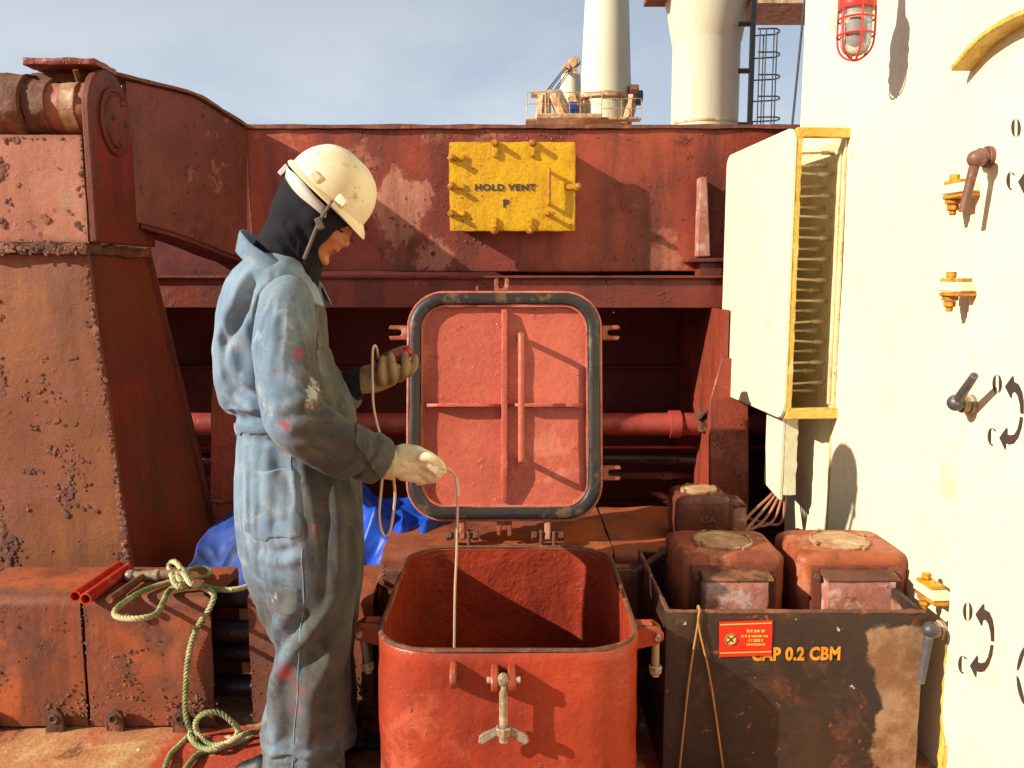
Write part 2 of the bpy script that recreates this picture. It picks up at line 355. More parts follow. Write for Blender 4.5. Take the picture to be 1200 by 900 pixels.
class MB:
    """Collects shapes (world coordinates) for ONE mesh object."""
    def __init__(s): s.v, s.f = [], []
    def add(s, vs, fs):
        o = len(s.v)
        s.v += [V(p) for p in vs]
        s.f += [tuple(i + o for i in f) for f in fs]
        return s
    def hexa(s, p):                       # 8 corners: 4 bottom (ccw from above), 4 top
        return s.add(p, [(3, 2, 1, 0), (4, 5, 6, 7), (0, 1, 5, 4), (1, 2, 6, 5), (2, 3, 7, 6), (3, 0, 4, 7)])
    def box(s, c, size, ex=(1, 0, 0), ey=(0, 1, 0), ez=(0, 0, 1)):
        c, ex, ey, ez = V(c), V(ex).normalized(), V(ey).normalized(), V(ez).normalized()
        a, b, d = (k / 2 for k in size)
        q = [(-a, -b), (a, -b), (a, b), (-a, b)]
        return s.hexa([c + ex * x + ey * y + ez * z for z in (-d, d) for x, y in q])
    def span(s, lo, hi):
        return s.box([(a + b) / 2 for a, b in zip(lo, hi)], [abs(b - a) for a, b in zip(lo, hi)])
    def cyl(s, p0, p1, r0, r1=None, n=16, cap=True):
        return s.tube([p0, p1], [r0, r0 if r1 is None else r1], n, cap)
    def tube(s, path, r, n=10, cap=True, closed=False, squash=None):
        path = [V(p) for p in path]
        k = len(path)
        rs = r if isinstance(r, (list, tuple)) else [r] * k
        tang = []
        for i in range(k):
            a = path[(i - 1) % k] if (closed or i > 0) else path[i]
            b = path[(i + 1) % k] if (closed or i < k - 1) else path[i]
            tang.append((b - a).normalized())
        x = basis(tang[0])[0]
        rings = []
        o = len(s.v)
        for i in range(k):
            x = (x - tang[i] * x.dot(tang[i])).normalized()
            y = tang[i].cross(x)
            for j in range(n):
                t = 2 * math.pi * j / n
                q = squash[i] if squash else 1.0
                s.v.append(path[i] + x * (rs[i] * math.cos(t)) + y * (rs[i] * q * math.sin(t)))
        m = k if closed else k - 1
        for i in range(m):
            for j in range(n):
                a, b = o + i * n + j, o + i * n + (j + 1) % n
                c, d = o + ((i + 1) % k) * n + (j + 1) % n, o + ((i + 1) % k) * n + j
                s.f.append((a, b, c, d))
        if cap and not closed:
            s.f.append(tuple(o + j for j in reversed(range(n))))
            s.f.append(tuple(o + (k - 1) * n + j for j in range(n)))
        return s
    def lathe(s, o, axis, prof, n=24):
        """prof: (radius, height along axis)"""
        x, y, a = basis(axis)
        o = V(o)
        b = len(s.v)
        for r, h in prof:
            for j in range(n):
                t = 2 * math.pi * j / n
                s.v.append(o + a * h + x * (r * math.cos(t)) + y * (r * math.sin(t)))
        for i in range(len(prof) - 1):
            for j in range(n):
                s.f.append((b + i * n + j, b + i * n + (j + 1) % n, b + (i + 1) * n + (j + 1) % n, b + (i + 1) * n + j))
        s.f.append(tuple(b + j for j in reversed(range(n))))
        s.f.append(tuple(b + (len(prof) - 1) * n + j for j in range(n)))
        return s
    def prism(s, pts, d):
        """polygon pts (3D) pushed along vector d"""
        pts, d, k = [V(p) for p in pts], V(d), len(pts)
        return s.add(pts + [p + d for p in pts],
                     [tuple(range(k))[::-1], tuple(range(k, 2 * k))] + [(i, (i + 1) % k, k + (i + 1) % k, k + i) for i in range(k)])
    def loft(s, rings, cap0=True, cap1=True, closed=True):
        o, k = len(s.v), len(rings[0])
        for r in rings: s.v += [V(p) for p in r]
        for i in range(len(rings) - 1):
            for j in range(k if closed else k - 1):
                s.f.append((o + i * k + j, o + i * k + (j + 1) % k, o + (i + 1) * k + (j + 1) % k, o + (i + 1) * k + j))
        if cap0: s.f.append(tuple(o + j for j in reversed(range(k))))
        if cap1: s.f.append(tuple(o + (len(rings) - 1) * k + j for j in range(k)))
        return s
    def ball(s, c, r, n=10, sc=(1, 1, 1), ex=(1, 0, 0), ey=(0, 1, 0), ez=(0, 0, 1)):
        c, ex, ey, ez = V(c), V(ex), V(ey), V(ez)
        o, m = len(s.v), n // 2
        s.v.append(c + ez * (r * sc[2]))
        for i in range(1, m):
            p = math.pi * i / m
            for j in range(n):
                t = 2 * math.pi * j / n
                s.v.append(c + ex * (r * sc[0] * math.sin(p) * math.cos(t)) + ey * (r * sc[1] * math.sin(p) * math.sin(t)) + ez * (r * sc[2] * math.cos(p)))
        s.v.append(c - ez * (r * sc[2]))
        e = len(s.v) - 1
        for j in range(n):
            s.f.append((o, o + 1 + j, o + 1 + (j + 1) % n))
            s.f.append((e, e - n + (j + 1) % n, e - n + j))
        for i in range(m - 2):
            for j in range(n):
                a, b = o + 1 + i * n + j, o + 1 + i * n + (j + 1) % n
                s.f.append((a, a + n, b + n, b))
        return s
    def build(s, name, mat, parent=None, bevel=0.0, seg=2, smooth=40, cut=0.0, rough=0.0, rscale=12.0, sub=0, kind=None, label=None, fix=True):
        me = bpy.data.meshes.new(name)
        org = parent_loc(parent)
        if parent is None:
            org = V((0, 0, 0))
        bm = bmesh.new()
        vs = [bm.verts.new(p - org) for p in s.v]
        for f in s.f:
            try: bm.faces.new([vs[i] for i in f])
            except ValueError: pass
        if fix: bmesh.ops.recalc_face_normals(bm, faces=bm.faces)
        if bevel and cut:
            ed = [e for e in bm.edges if len(e.link_faces) == 2 and e.calc_face_angle(0) > R(35)]
            bmesh.ops.bevel(bm, geom=ed, offset=bevel, segments=seg, affect='EDGES', profile=0.6, clamp_overlap=True)
        if cut:
            for _ in range(7):
                ed = [e for e in bm.edges if e.calc_length() > cut * 1.5]
                if not ed or len(bm.verts) > 60000: break
                bmesh.ops.subdivide_edges(bm, edges=ed, cuts=1, use_grid_fill=True)
        if rough:
            bm.normal_update()
            for v in bm.verts:
                q = (v.co + org) * rscale
                v.co += v.normal * (rough * (mnoise.fractal(q, 0.9, 2.0, 4) ))
        bm.to_mesh(me); bm.free()
        me.materials.append(M[mat] if isinstance(mat, str) else mat)
        o = bpy.data.objects.new(name, me)
        COL.objects.link(o)
        if parent is not None: o.parent = parent
        if bevel and not cut:
            b = o.modifiers.new('bevel', 'BEVEL'); b.width = bevel; b.segments = seg; b.limit_method = 'ANGLE'; b.angle_limit = R(35)
        if sub:
            m = o.modifiers.new('sub', 'SUBSURF'); m.levels = sub; m.render_levels = sub
        if smooth:
            me.shade_smooth()
            if not sub: me.set_sharp_from_angle(angle=R(smooth))
        if kind: o['kind'] = kind
        if label: o['label'] = label
        return o

def parent_loc(p):
    q = V((0, 0, 0))
    while p is not None:
        q = q + p.location
        p = p.parent
    return q

def thing(name, loc, label, cat, group=None):
    o = bpy.data.objects.new(name, None)
    o.empty_display_size = 0.1
    o.location = loc
    COL.objects.link(o)
    o['label'] = label; o['category'] = cat
    if group: o['group'] = group
    return o

def tag(o, label, cat, group=None):
    o['label'] = label; o['category'] = cat
    if group: o['group'] = group
    return o

def recentre(o):
    """put a one-mesh thing's origin at the bottom centre of its mesh"""
    me = o.data
    co = np.array([v.co[:] for v in me.vertices])
    c = V(((co[:, 0].min() + co[:, 0].max()) / 2, (co[:, 1].min() + co[:, 1].max()) / 2, co[:, 2].min()))
    me.transform(Matrix.Translation(-c))
    o.location = c
    return o

def copy_tree(o, shift, parent=None):
    c = o.copy(); COL.objects.link(c)
    c.parent = parent
    if parent is None: c.location = o.location + V(shift)
    for ch in list(o.children): copy_tree(ch, shift, c)
    return c

def rrect(w, h, r, n=6, cx=0.0, cy=0.0):
    pts = []
    for sx, sy, a0 in ((1, 1, 0), (-1, 1, 90), (-1, -1, 180), (1, -1, 270)):
        for k in range(n + 1):
            a = R(a0 + 90 * k / n)
            pts.append((cx + sx * (w / 2 - r) + r * math.cos(a), cy + sy * (h / 2 - r) + r * math.sin(a)))
    return pts

def smooth_path(pts, n=8):
    """Catmull-Rom through pts"""
    pts = [V(p) for p in pts]
    out = []
    for i in range(len(pts) - 1):
        p0, p1, p2, p3 = pts[max(i - 1, 0)], pts[i], pts[i + 1], pts[min(i + 2, len(pts) - 1)]
        for k in range(n):
            t = k / n
            out.append(0.5 * ((2 * p1) + (p2 - p0) * t + (2 * p0 - 5 * p1 + 4 * p2 - p3) * t * t + (3 * p1 - p0 - 3 * p2 + p3) * t ** 3))
    return out + [pts[-1]]

def lettering(name, text, height, o, ex, ey, mat, parent, bold=0.0, squeeze=1.0, space=1.0, align='CENTER'):
    """flat painted lettering lying on a surface: o centre, ex reading direction, ey up"""
    cu = bpy.data.curves.new('t', 'FONT')
    cu.body = text; cu.size = height * 1.38; cu.align_x = align; cu.align_y = 'CENTER'
    cu.offset = bold; cu.space_character = space; cu.resolution_u = 3
    ob = bpy.data.objects.new('t', cu)
    COL.objects.link(ob)
    me = bpy.data.meshes.new_from_object(ob.evaluated_get(bpy.context.evaluated_depsgraph_get()))
    bpy.data.objects.remove(ob)
    ex, ey = V(ex).normalized(), V(ey).normalized()
    ez = ex.cross(ey)
    org = V(o) - parent_loc(parent)
    me.transform(Matrix(((ex.x * squeeze, ey.x, ez.x, org.x), (ex.y * squeeze, ey.y, ez.y, org.y), (ex.z * squeeze, ey.z, ez.z, org.z), (0, 0, 0, 1))))
    me.materials.clear(); me.materials.append(M[mat])
    r = bpy.data.objects.new(name, me)
    COL.objects.link(r)
    r.parent = parent
    return r

def crust(name, spots, n_axis, mat, parent, seed=1):
    """rust blisters: many small lumps sitting on a plate; spots = (centre, spread along a, spread along b, count, size)"""
    rnd = random.Random(seed)
    m = MB()
    nx, ny, nz = basis(n_axis)
    for c, sa, sb, cnt, size, da, db in spots:
        for _ in range(cnt):
            p = V(c) + V(da) * rnd.gauss(0, sa) + V(db) * rnd.gauss(0, sb)
            r = size * rnd.uniform(0.30, 1.05)
            a = rnd.uniform(0, 6.28)
            ex = nx * math.cos(a) + ny * math.sin(a); ey = nz.cross(ex)
            m.ball(p, r, 6, (rnd.uniform(0.8, 1.3), rnd.uniform(0.8, 1.3), rnd.uniform(0.22, 0.45)), ex, ey, nz)
    return m.build(name, mat, parent, rough=0.003, rscale=130, kind='stuff', smooth=60)
# ------------------------------------------------------------------ the setting: deck and sea
rnd = random.Random(7)
m = MB()
nx, ny = 90, 84
xs = [-3.2 + 6.4 * i / nx for i in range(nx + 1)]
ys = [0.6 + 6.0 * j / ny for j in range(ny + 1)]
vs = []
for y in ys:
    for x in xs:
        h = 0.006 * mnoise.fractal(V((x * 3, y * 3, 0)), 0.8, 2.0, 5)
        if x < -0.2 and 2.26 < y < 2.42:                       # lumpy welded strip along the foot of the pipe covers
            h += 0.016 * (0.6 + 0.6 * mnoise.noise(V((x * 9, y * 14, 3))))
        vs.append((x, y, h))
fs = [(j * (nx + 1) + i, j * (nx + 1) + i + 1, (j + 1) * (nx + 1) + i + 1, (j + 1) * (nx + 1) + i) for j in range(ny) for i in range(nx)]
m.add(vs, fs)
def quad(a, b, c, d): m.add([a, b, c, d], [(0, 1, 2, 3)])
zz = -0.004
quad((-12, -40, zz), (12, -40, zz), (12, 0.6, zz), (-12, 0.6, zz))
quad((-12, 6.6, zz), (12, 6.6, zz), (12, 70, zz), (-12, 70, zz))
quad((-12, 0.6, zz), (-3.2, 0.6, zz), (-3.2, 6.6, zz), (-12, 6.6, zz))
quad((3.2, 0.6, zz), (12, 0.6, zz), (12, 6.6, zz), (3.2, 6.6, zz))
m.build('deck', 'deck', kind='structure', smooth=60)
MB().add([(-4000, -4000, -9), (4000, -4000, -9), (4000, 4000, -9), (-4000, 4000, -9)], [(0, 1, 2, 3)]).build('sea', 'sea', kind='structure')
MB().span((-12, -40, -9.5), (12, 70, -0.02)).build('ship_hull', 'recess', kind='structure')

# ------------------------------------------------------------------ hatch coaming at the back
YC = 3.80
zt, zb = P(600, 151, YC).z, P(600, 318, YC).z
xl = P(290, 200, YC).x
co_t = thing('hatch_coaming', (0, YC, 0), 'long dark red steel hatch coaming with sloping arm behind the yellow vent cover', 'coaming')
m = MB(); m.span((xl, YC, zb), (3.6, YC + 0.02, zt))
m.build('face_plate', 'coaming_face', co_t, cut=0.06, rough=0.006, rscale=2.6, bevel=0.003, seg=1)
m = MB(); m.span((xl - 0.01, YC - 0.016, zt), (3.6, YC + 0.46, zt + 0.016))
m.build('top_flange', 'dark_rust', co_t, cut=0.05, rough=0.006, rscale=20)
# arm that rises towards the hinge pillar
a0, a1 = V((-1.452, 3.30, 0)), P(290, 100, YC)
adir = V((a1.x - a0.x, a1.y - a0.y, 0)).normalized()
an = V((adir.y, -adir.x, 0))                       # faces right, towards the camera
A = lambda px, py: PP(px, py, V((a0.x, a0.y, 0)), an)
top = [A(147, 94), A(170, 99), A(226, 113), A(258, 132), A(290, 152)]
bot = [A(290, 304), A(262, 295), A(236, 284), A(205, 273), A(165, 262), A(147, 259)]
m = MB(); m.prism(top + bot, -an * 0.025)
m.build('arm_plate', 'coaming', co_t, bevel=0.003, seg=1)
m = MB()
edge = smooth_path([A(104, 80), A(128, 87), A(170, 98), A(226, 112), A(258, 131), A(290, 151)], 5)
m.loft([[p + an * 0.018, p + an * 0.018 + V((0, 0, 0.012)), p - an * 0.10 + V((0, 0, 0.012)), p - an * 0.10] for p in edge])
m.build('arm_flange', 'dark_rust', co_t, cut=0.05, rough=0.004, rscale=25)
m = MB()
edge = smooth_path([A(165, 263), A(205, 274), A(236, 285), A(262, 296), A(290, 305)], 5)
m.loft([[p + an * 0.002, p + an * 0.002 - V((0, 0, 0.014)), p - an * 0.16 - V((0, 0, 0.014)), p - an * 0.16] for p in edge])
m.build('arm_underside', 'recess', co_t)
# ledge beam under the face and the deep recess below it
bt, bb = P(600, 323, 3.70).z, P(600, 361, 3.70).z
m = MB(); m.span((-2.6, 3.70, bb), (3.6, 3.72, bt - 0.012)).span((-2.6, 3.675, bt - 0.012), (3.6, YC - 0.002, bt))
m.build('ledge_beam', 'coaming', co_t, bevel=0.003, seg=1, cut=0.08, rough=0.003, rscale=6)
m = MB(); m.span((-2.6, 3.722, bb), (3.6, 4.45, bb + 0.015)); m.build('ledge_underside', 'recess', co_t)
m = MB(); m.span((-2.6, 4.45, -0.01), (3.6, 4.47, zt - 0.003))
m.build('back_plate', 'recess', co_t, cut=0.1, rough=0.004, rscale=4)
for py in (430, 590):
    z = P(600, py, 4.40).z
    m = MB(); m.span((-2.6, 4.39, z - 0.006), (3.6, 4.448, z + 0.006)); m.build('stiffener', 'recess', co_t)
m = MB(); m.span((-2.62, 3.70, -0.01), (-2.60, 4.45, zt)); m.build('end_plate', 'recess', co_t)
m = MB(); m.span((-2.6, YC + 0.022, bt - .01), (xl, YC + 0.04, zt - 0.22)); m.build('arm_backing', 'recess', co_t)  # added plate, keeps sun out so the opening under the arm stays dark
# braces: flat bars welded upright from the deck to the beam
def brace(name, pts, Y, depth):
    m = MB(); m.prism([P(px, py, Y) for px, py in pts], V((0, 0.025, 0)))
    o = m.build(name, 'brace', co_t, bevel=0.003, seg=1)
    return o
brace('brace', [(247, 470), (251, 432), (262, 395), (330, 395), (330, 650), (300, 650), (252, 612), (246, 588)], 3.46, 0)
m = MB(); q = P(300, 400, 3.49)
m.span((q.x - 0.02, 3.487, 0), (q.x + 0.005, 4.4, bb)); m.build('brace_web', 'brace', co_t)
m = MB(); m.tube(smooth_path([P(247 + 8 * k, 588 + rnd.uniform(-1, 1), 3.455) for k in range(10)], 2), 0.006, 6); m.build('weld_bead', 'rust', co_t, rough=0.004, rscale=90)
brace('brace', [(832, 470), (846, 420), (877, 420), (878, 660), (832, 660)], 3.46, 0)
m = MB(); q = P(850, 400, 3.49)
m.span((q.x - 0.01, 3.487, 0), (q.x + 0.012, 4.4, bb)); m.build('brace_web', 'brace', co_t)
# tapered post and little shelf on the face near the white panel
m = MB(); pts = [P(821, 207, 3.72), P(829, 207, 3.72), P(833, 301, 3.72), P(818, 301, 3.72)]
m.prism(pts, V((0, 0.078, 0))); m.build('gusset', 'flap', co_t, bevel=0.004)
m = MB(); a, b = P(806, 303, 3.68), P(870, 306, 3.68); m.span((a.x, 3.68, b.z - 0.004), (b.x, YC - 0.001, a.z + 0.002)); m.build('shelf', 'coaming', co_t, bevel=0.003)
m = MB(); a, b = P(820, 308, 3.70), P(846, 322, 3.70); m.span((a.x, 3.70, bt), (b.x, YC - 0.003, a.z)); m.build('shelf_bracket', 'coaming', co_t, bevel=0.002)
sp = []
for px, py, sx, cnt, s in ((470, 262, 9, 10, .006), (455, 285, 12, 10, .005), (560, 158, 26, 26, .007), (650, 158, 12, 16, .007), (790, 162, 20, 14, .006), (735, 165, 10, 8, .005), (545, 285, 14, 12, .007), (610, 157, 60, 20, .006)):
    p = P(px, py, YC - 0.001); sp.append((p, sx * .0038, .012, cnt, s, (1, 0, 0), (0, 0, 1)))
for px, py, sx, cnt, s in ((780, 348, 4, 12, .006), (745, 340, 5, 6, .005), (840, 338, 4, 6, .005), (715, 350, 5, 6, .005)):
    p = P(px, py, 3.699); sp.append((p, sx * .0037, .02, cnt, s, (1, 0, 0), (0, 0, 1)))
for px, py, cnt in ((843, 520, 14), (866, 510, 12), (845, 560, 8), (860, 545, 8)):
    p = P(px, py, 3.459); sp.append((p, .008, .03, cnt, .006, (1, 0, 0), (0, 0, 1)))
for k in range(16):
    p = P(rnd.uniform(150, 285), rnd.uniform(130, 250), 3.45); p = A(rnd.uniform(160, 285), rnd.uniform(150, 260)); sp.append((p, .012, .016, 3, .005, adir, (0, 0, 1)))
crust('rust_scale', sp, (0, -1, 0), 'dark_rust', co_t, 3)

# lane pipes in the recess
def lane_pipe(name, py, Y, r, mat, label, xa=-2.5, xb=3.4):
    z = P(600, py, Y).z
    m = MB(); m.cyl((xa, Y, z), (xb, Y, z), r, n=18)
    for x in (-0.35, 0.72, 1.9): m.cyl((x, Y, z), (x + 0.05, Y, z), r * 1.22, n=18)
    return recentre(tag(m.build(name, mat, None, smooth=35), label, 'pipe'))
lane_pipe('deck_pipe', 497, 3.86, 0.052, 'lane_pipe', 'thick faded red pipe running along the dark recess behind the open lid')
lane_pipe('deck_pipe', 537, 3.95, 0.028, 'black_pipe', 'dark pipe just below the thick red pipe in the recess')
lane_pipe('deck_pipe', 557, 4.02, 0.018, 'rust', 'thin brown pipe, lowest of the pipes in the recess')
m = MB(); z = P(600, 524, 3.93).z; m.cyl((-2.5, 3.93, z), (3.4, 3.93, z), 0.007, n=8)
recentre(tag(m.build('conduit', 'red_pipe', None), 'slim bright red conduit between the red and the dark recess pipes', 'pipe'))
m = MB(); q = P(828, 492, 3.78)
m.box(q, (0.07, 0.06, 0.10)).box(q + V((-0.03, -0.02, 0.03)), (0.05, 0.08, 0.02), (0.8, 0, 0.6)).cyl(q + V((0, -0.05, -0.01)), q + V((0, 0.05, -0.01)), 0.03)
recentre(tag(m.build('pipe_clamp', 'rust', None, bevel=0.004, cut=0.02, rough=0.006, rscale=40), 'crusted brown clamp gripping the recess pipe beside the right brace', 'clamp'))

# ------------------------------------------------------------------ hinge pillar, far left
YF, YB = 3.00, 3.49
pi_t = thing('hinge_pillar', (-1.7, 3.2, 0), 'broad rusty orange steel pillar with hinge drum at the left edge', 'pillar')
XL = -1.98
fr_t, fr_b = P(102, 298, YF), P(153, 660, YF)
bk_t, bk_b = P(171, 298, YB), P(257, 645, YB)
def extend(t, b, z):
    k = (z - t.z) / (b.z - t.z); return V((t.x + (b.x - t.x) * k, t.y, z))
fr0, bk0 = extend(fr_t, fr_b, 0), extend(bk_t, bk_b, 0)
zt1 = fr_t.z
m = MB(); m.add([V((XL - .02, YF, 0)), fr0, V((fr_t.x, YF, zt1)), V((XL, YF, zt1)),
                 V((XL - .02, YF + 0.02, 0)), fr0 + V((0, 0.02, 0)), V((fr_t.x, YF + .02, zt1)), V((XL, YF + .02, zt1))],
                [(0, 1, 2, 3), (7, 6, 5, 4), (0, 4, 5, 1), (1, 5, 6, 2), (2, 6, 7, 3), (3, 7, 4, 0)])
m.build('front_plate', 'pillar', pi_t, cut=0.05, rough=0.004, rscale=5)
m = MB(); i = V((-0.02, 0, 0))
A1 = [fr0 + V((-.004, .021, 0)), bk0, V((bk_t.x, YB, zt1)), V((fr_t.x - .004, YF + .021, zt1))]
m.add(A1 + [p + i for p in A1], [(0, 1, 2, 3), (7, 6, 5, 4), (0, 4, 5, 1), (1, 5, 6, 2), (2, 6, 7, 3), (3, 7, 4, 0)])
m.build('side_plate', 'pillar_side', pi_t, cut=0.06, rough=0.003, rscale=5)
# lip along the back edge of the side plate
m = MB(); m.loft([[p + V((0, -0.006, 0)), p + V((0.022, -0.006, 0)), p + V((0.022, 0.008, 0)), p + V((0, 0.008, 0))] for p in (bk0, V((bk_t.x, YB, zt1)))])
m.build('side_lip', 'pillar_side', pi_t, cut=0.06, rough=0.003)
m = MB(); m.span((XL + .0, YF + .03, 0), (XL + .02, YB, zt1)).span((XL + .02, YB - .02, 0), (bk_t.x - .03, YB, zt1)); m.build('back_plate', 'recess', pi_t)
# collar flange
zc1 = P(100, 284, YF).z
m = MB(); m.span((XL - .02, YF - 0.026, zt1), (bk_t.x + 0.012, YB + 0.02, zc1 - 0.004))
m.build('collar', 'rust', pi_t, cut=0.02, rough=0.012, rscale=22, bevel=0.004)
# upper post
zu = P(95, 158, YF).z
xr1, xr0 = P(103, 284, YF).x, P(96, 158, YF).x
m = MB(); m.hexa([V((XL, YF, zc1)), V((xr1, YF, zc1)), V((xr1, YF + .03, zc1)), V((XL, YF + .03, zc1)), V((XL, YF, zu)), V((xr0 - .002, YF, zu)), V((xr0 - .002, YF + .03, zu)), V((XL, YF + .03, zu))])
m.build('upper_front_plate', 'pillar_pink', pi_t, cut=0.05, rough=0.005, rscale=6)
# rounded cheek plate with its disc, in the plane facing right
cx = xr0 + 0.004
zc_top = P(108, 76, 3.1).z
prof = []
yc_, zc_, rc_ = YF + 0.16, zc_top - 0.17, 0.165
for k in range(13):
    a = R(180 - 180 * k / 12)
    prof.append((yc_ + rc_ * math.cos(a), zc_ + rc_ * math.sin(a)))
prof += [(YB, zc_ - 0.1), (YB, zc1), (YF, zc1)]
m = MB(); m.prism([V((cx + 0.0, y, z)) for y, z in prof], V((0.028, 0, 0)))
ck = m.build('cheek_plate', 'pillar_side', pi_t, bevel=0.006)
m = MB(); dc = V((cx + 0.028, yc_ + 0.015, P(123, 143, yc_ + YF * 0).z))
dc.z = P(123, 143, YF + .17).z
m.lathe(dc, (1, 0, 0), [(0.118, 0), (0.118, 0.010), (0.108, 0.016), (0.100, 0.008), (0.094, 0.008), (0.088, 0.018), (0.02, 0.020)], 36)
dk = m.build('disc', 'pillar_side', pi_t)
for yy, z_ in ((0.03, 0.07), (0.05, 0.0), (-0.045, 0.01), (0.0, -0.07)):
    m = MB(); m.ball(dc + V((0.02, yy, z_)), 0.012, 8, (0.8, 1, 1)); m.build('disc_bolt', 'rust', dk)
# drum, its dark ring and the lit back plate with cap
zd = P(50, 128, YF + 0.1).z
m = MB()
m.cyl((XL - .1, YF + .10, zd), (cx - 0.002, YF + .10, zd), 0.085, n=40)
m.build('drum', 'pillar_pink', pi_t, cut=0.02, rough=0.008, rscale=16)
m = MB(); q = P(2, 128, YF)
m.cyl((XL - .12, YF + .10, zd), (q.x + 0.06, YF + .10, zd), 0.118, n=40).cyl((q.x + 0.06, YF + .10, zd), (q.x + 0.14, YF + .10, zd), 0.100, n=40)
m.build('drum_ring', 'rust', pi_t, cut=0.02, rough=0.010, rscale=20)
m = MB(); q0, q1 = P(66, 128, YF).x, P(84, 128, YF).x
m.cyl((q0, YF + .10, zd), (q1, YF + .10, zd), 0.092, n=40); m.build('drum_collar', 'vent_cap', pi_t, cut=0.02, rough=0.008, rscale=25)
m = MB(); q0, q1 = P(36, 90, YF + .16), P(92, 160, YF + .16)
m.span((q0.x, YF + .16, zu - 0.05), (cx - .004, YF + .18, zc_top - 0.012)); m.build('drum_back_plate', 'pillar', pi_t, cut=0.03, rough=0.008, rscale=14)
m = MB(); q0 = P(27, 75, YF + .05)
m.span((q0.x, YF + .05, zc_top - 0.010), (cx + 0.03, YF + .22, zc_top + 0.012)); m.build('drum_cap_flange', 'brace', pi_t, cut=0.02, rough=0.006, rscale=20, bevel=0.004)
m = MB(); q = P(79, 102, YF); m.cyl(V((q.x, YF + .09, zd + 0.08)), V((q.x, YF + 0.06, zd + 0.125)), 0.010, n=8); m.build('grease_nipple', 'rust', pi_t, rough=0.003, rscale=60)
# rust blisters on the lit faces
sp = []
Fp = lambda px, py: P(px, py, YF - 0.001)
ax, az = (1, 0, 0), (0, 0, 1)
for px, py, sa, sb, cnt, s in ((85, 545, 9, 14, 46, .0065), (78, 570, 10, 8, 22, .011), (62, 527, 5, 3, 7, .012), (40, 552, 5, 4, 10, .008), (70, 580, 6, 5, 9, .012), (101, 596, 6, 3, 6, .010),
                            (78, 598, 3, 4, 5, .012), (32, 594, 2, 2, 3, .010), (65, 495, 2, 2, 3, .014), (92, 497, 2, 2, 3, .010), (36, 502, 5, 3, 6, .008), (8, 640, 5, 18, 34, .014), (20, 640, 4, 6, 8, .012),
                            (2, 610, 2, 14, 12, .012), (140, 655, 6, 6, 16, .012), (85, 420, 3, 3, 5, .010), (44, 367, 2, 2, 3, .007), (47, 398, 2, 2, 2, .006), (101, 378, 2, 2, 3, .007), (62, 647, 2, 2, 2, .008), (92, 634, 2, 2, 2, .008),
                            (1, 370, 2, 10, 10, .010), (2, 445, 3, 16, 16, .012), (48, 452, 6, 10, 14, .007), (34, 468, 4, 4, 6, .009), (66, 468, 3, 5, 6, .007), (55, 420, 4, 4, 5, .005),
                            (8, 235, 2, 2, 4, .012), (3, 200, 4, 8, 16, .013), (3, 262, 3, 4, 8, .012), (55, 258, 2, 2, 4, .013), (80, 247, 2, 2, 3, .010), (92, 266, 2, 4, 5, .013), (94, 222, 2, 3, 4, .008), (93, 205, 2, 4, 4, .008),
                            (70, 200, 2, 2, 2, .006), (22, 218, 2, 2, 2, .006), (10, 165, 10, 2, 10, .008), (45, 162, 24, 1, 14, .006)):
    sp.append((Fp(px, py), sa * .0030, sb * .0030, cnt, s, ax, az))
for k in range(46):                                            # scaly edge between front and side
    t = k / 45
    q = fr_t.lerp(fr_b, t) + V((-0.010, -0.002, 0))
    sp.append((q, .005, .008, 3 + int(3 * (0.5 + 0.5 * math.sin(t * 9))), .006 + .006 * abs(math.sin(t * 5)), ax, az))
for k in range(30):
    q = V((XL + 0.2 + (fr_t.x - XL - 0.2) * k / 29, YF - .028, zt1 + 0.02)); sp.append((q, .008, .010, 4, .008, ax, az))
for k in range(14):
    sp.append((V((xr0 + (xr1 - xr0) * k / 13 - .006, YF - .001, zu + (zc1 - zu) * k / 13)), .004, .01, 2, .006, ax, az))
crust('rust_scale', sp, (0, -1, 0), 'dark_rust', pi_t, 11)
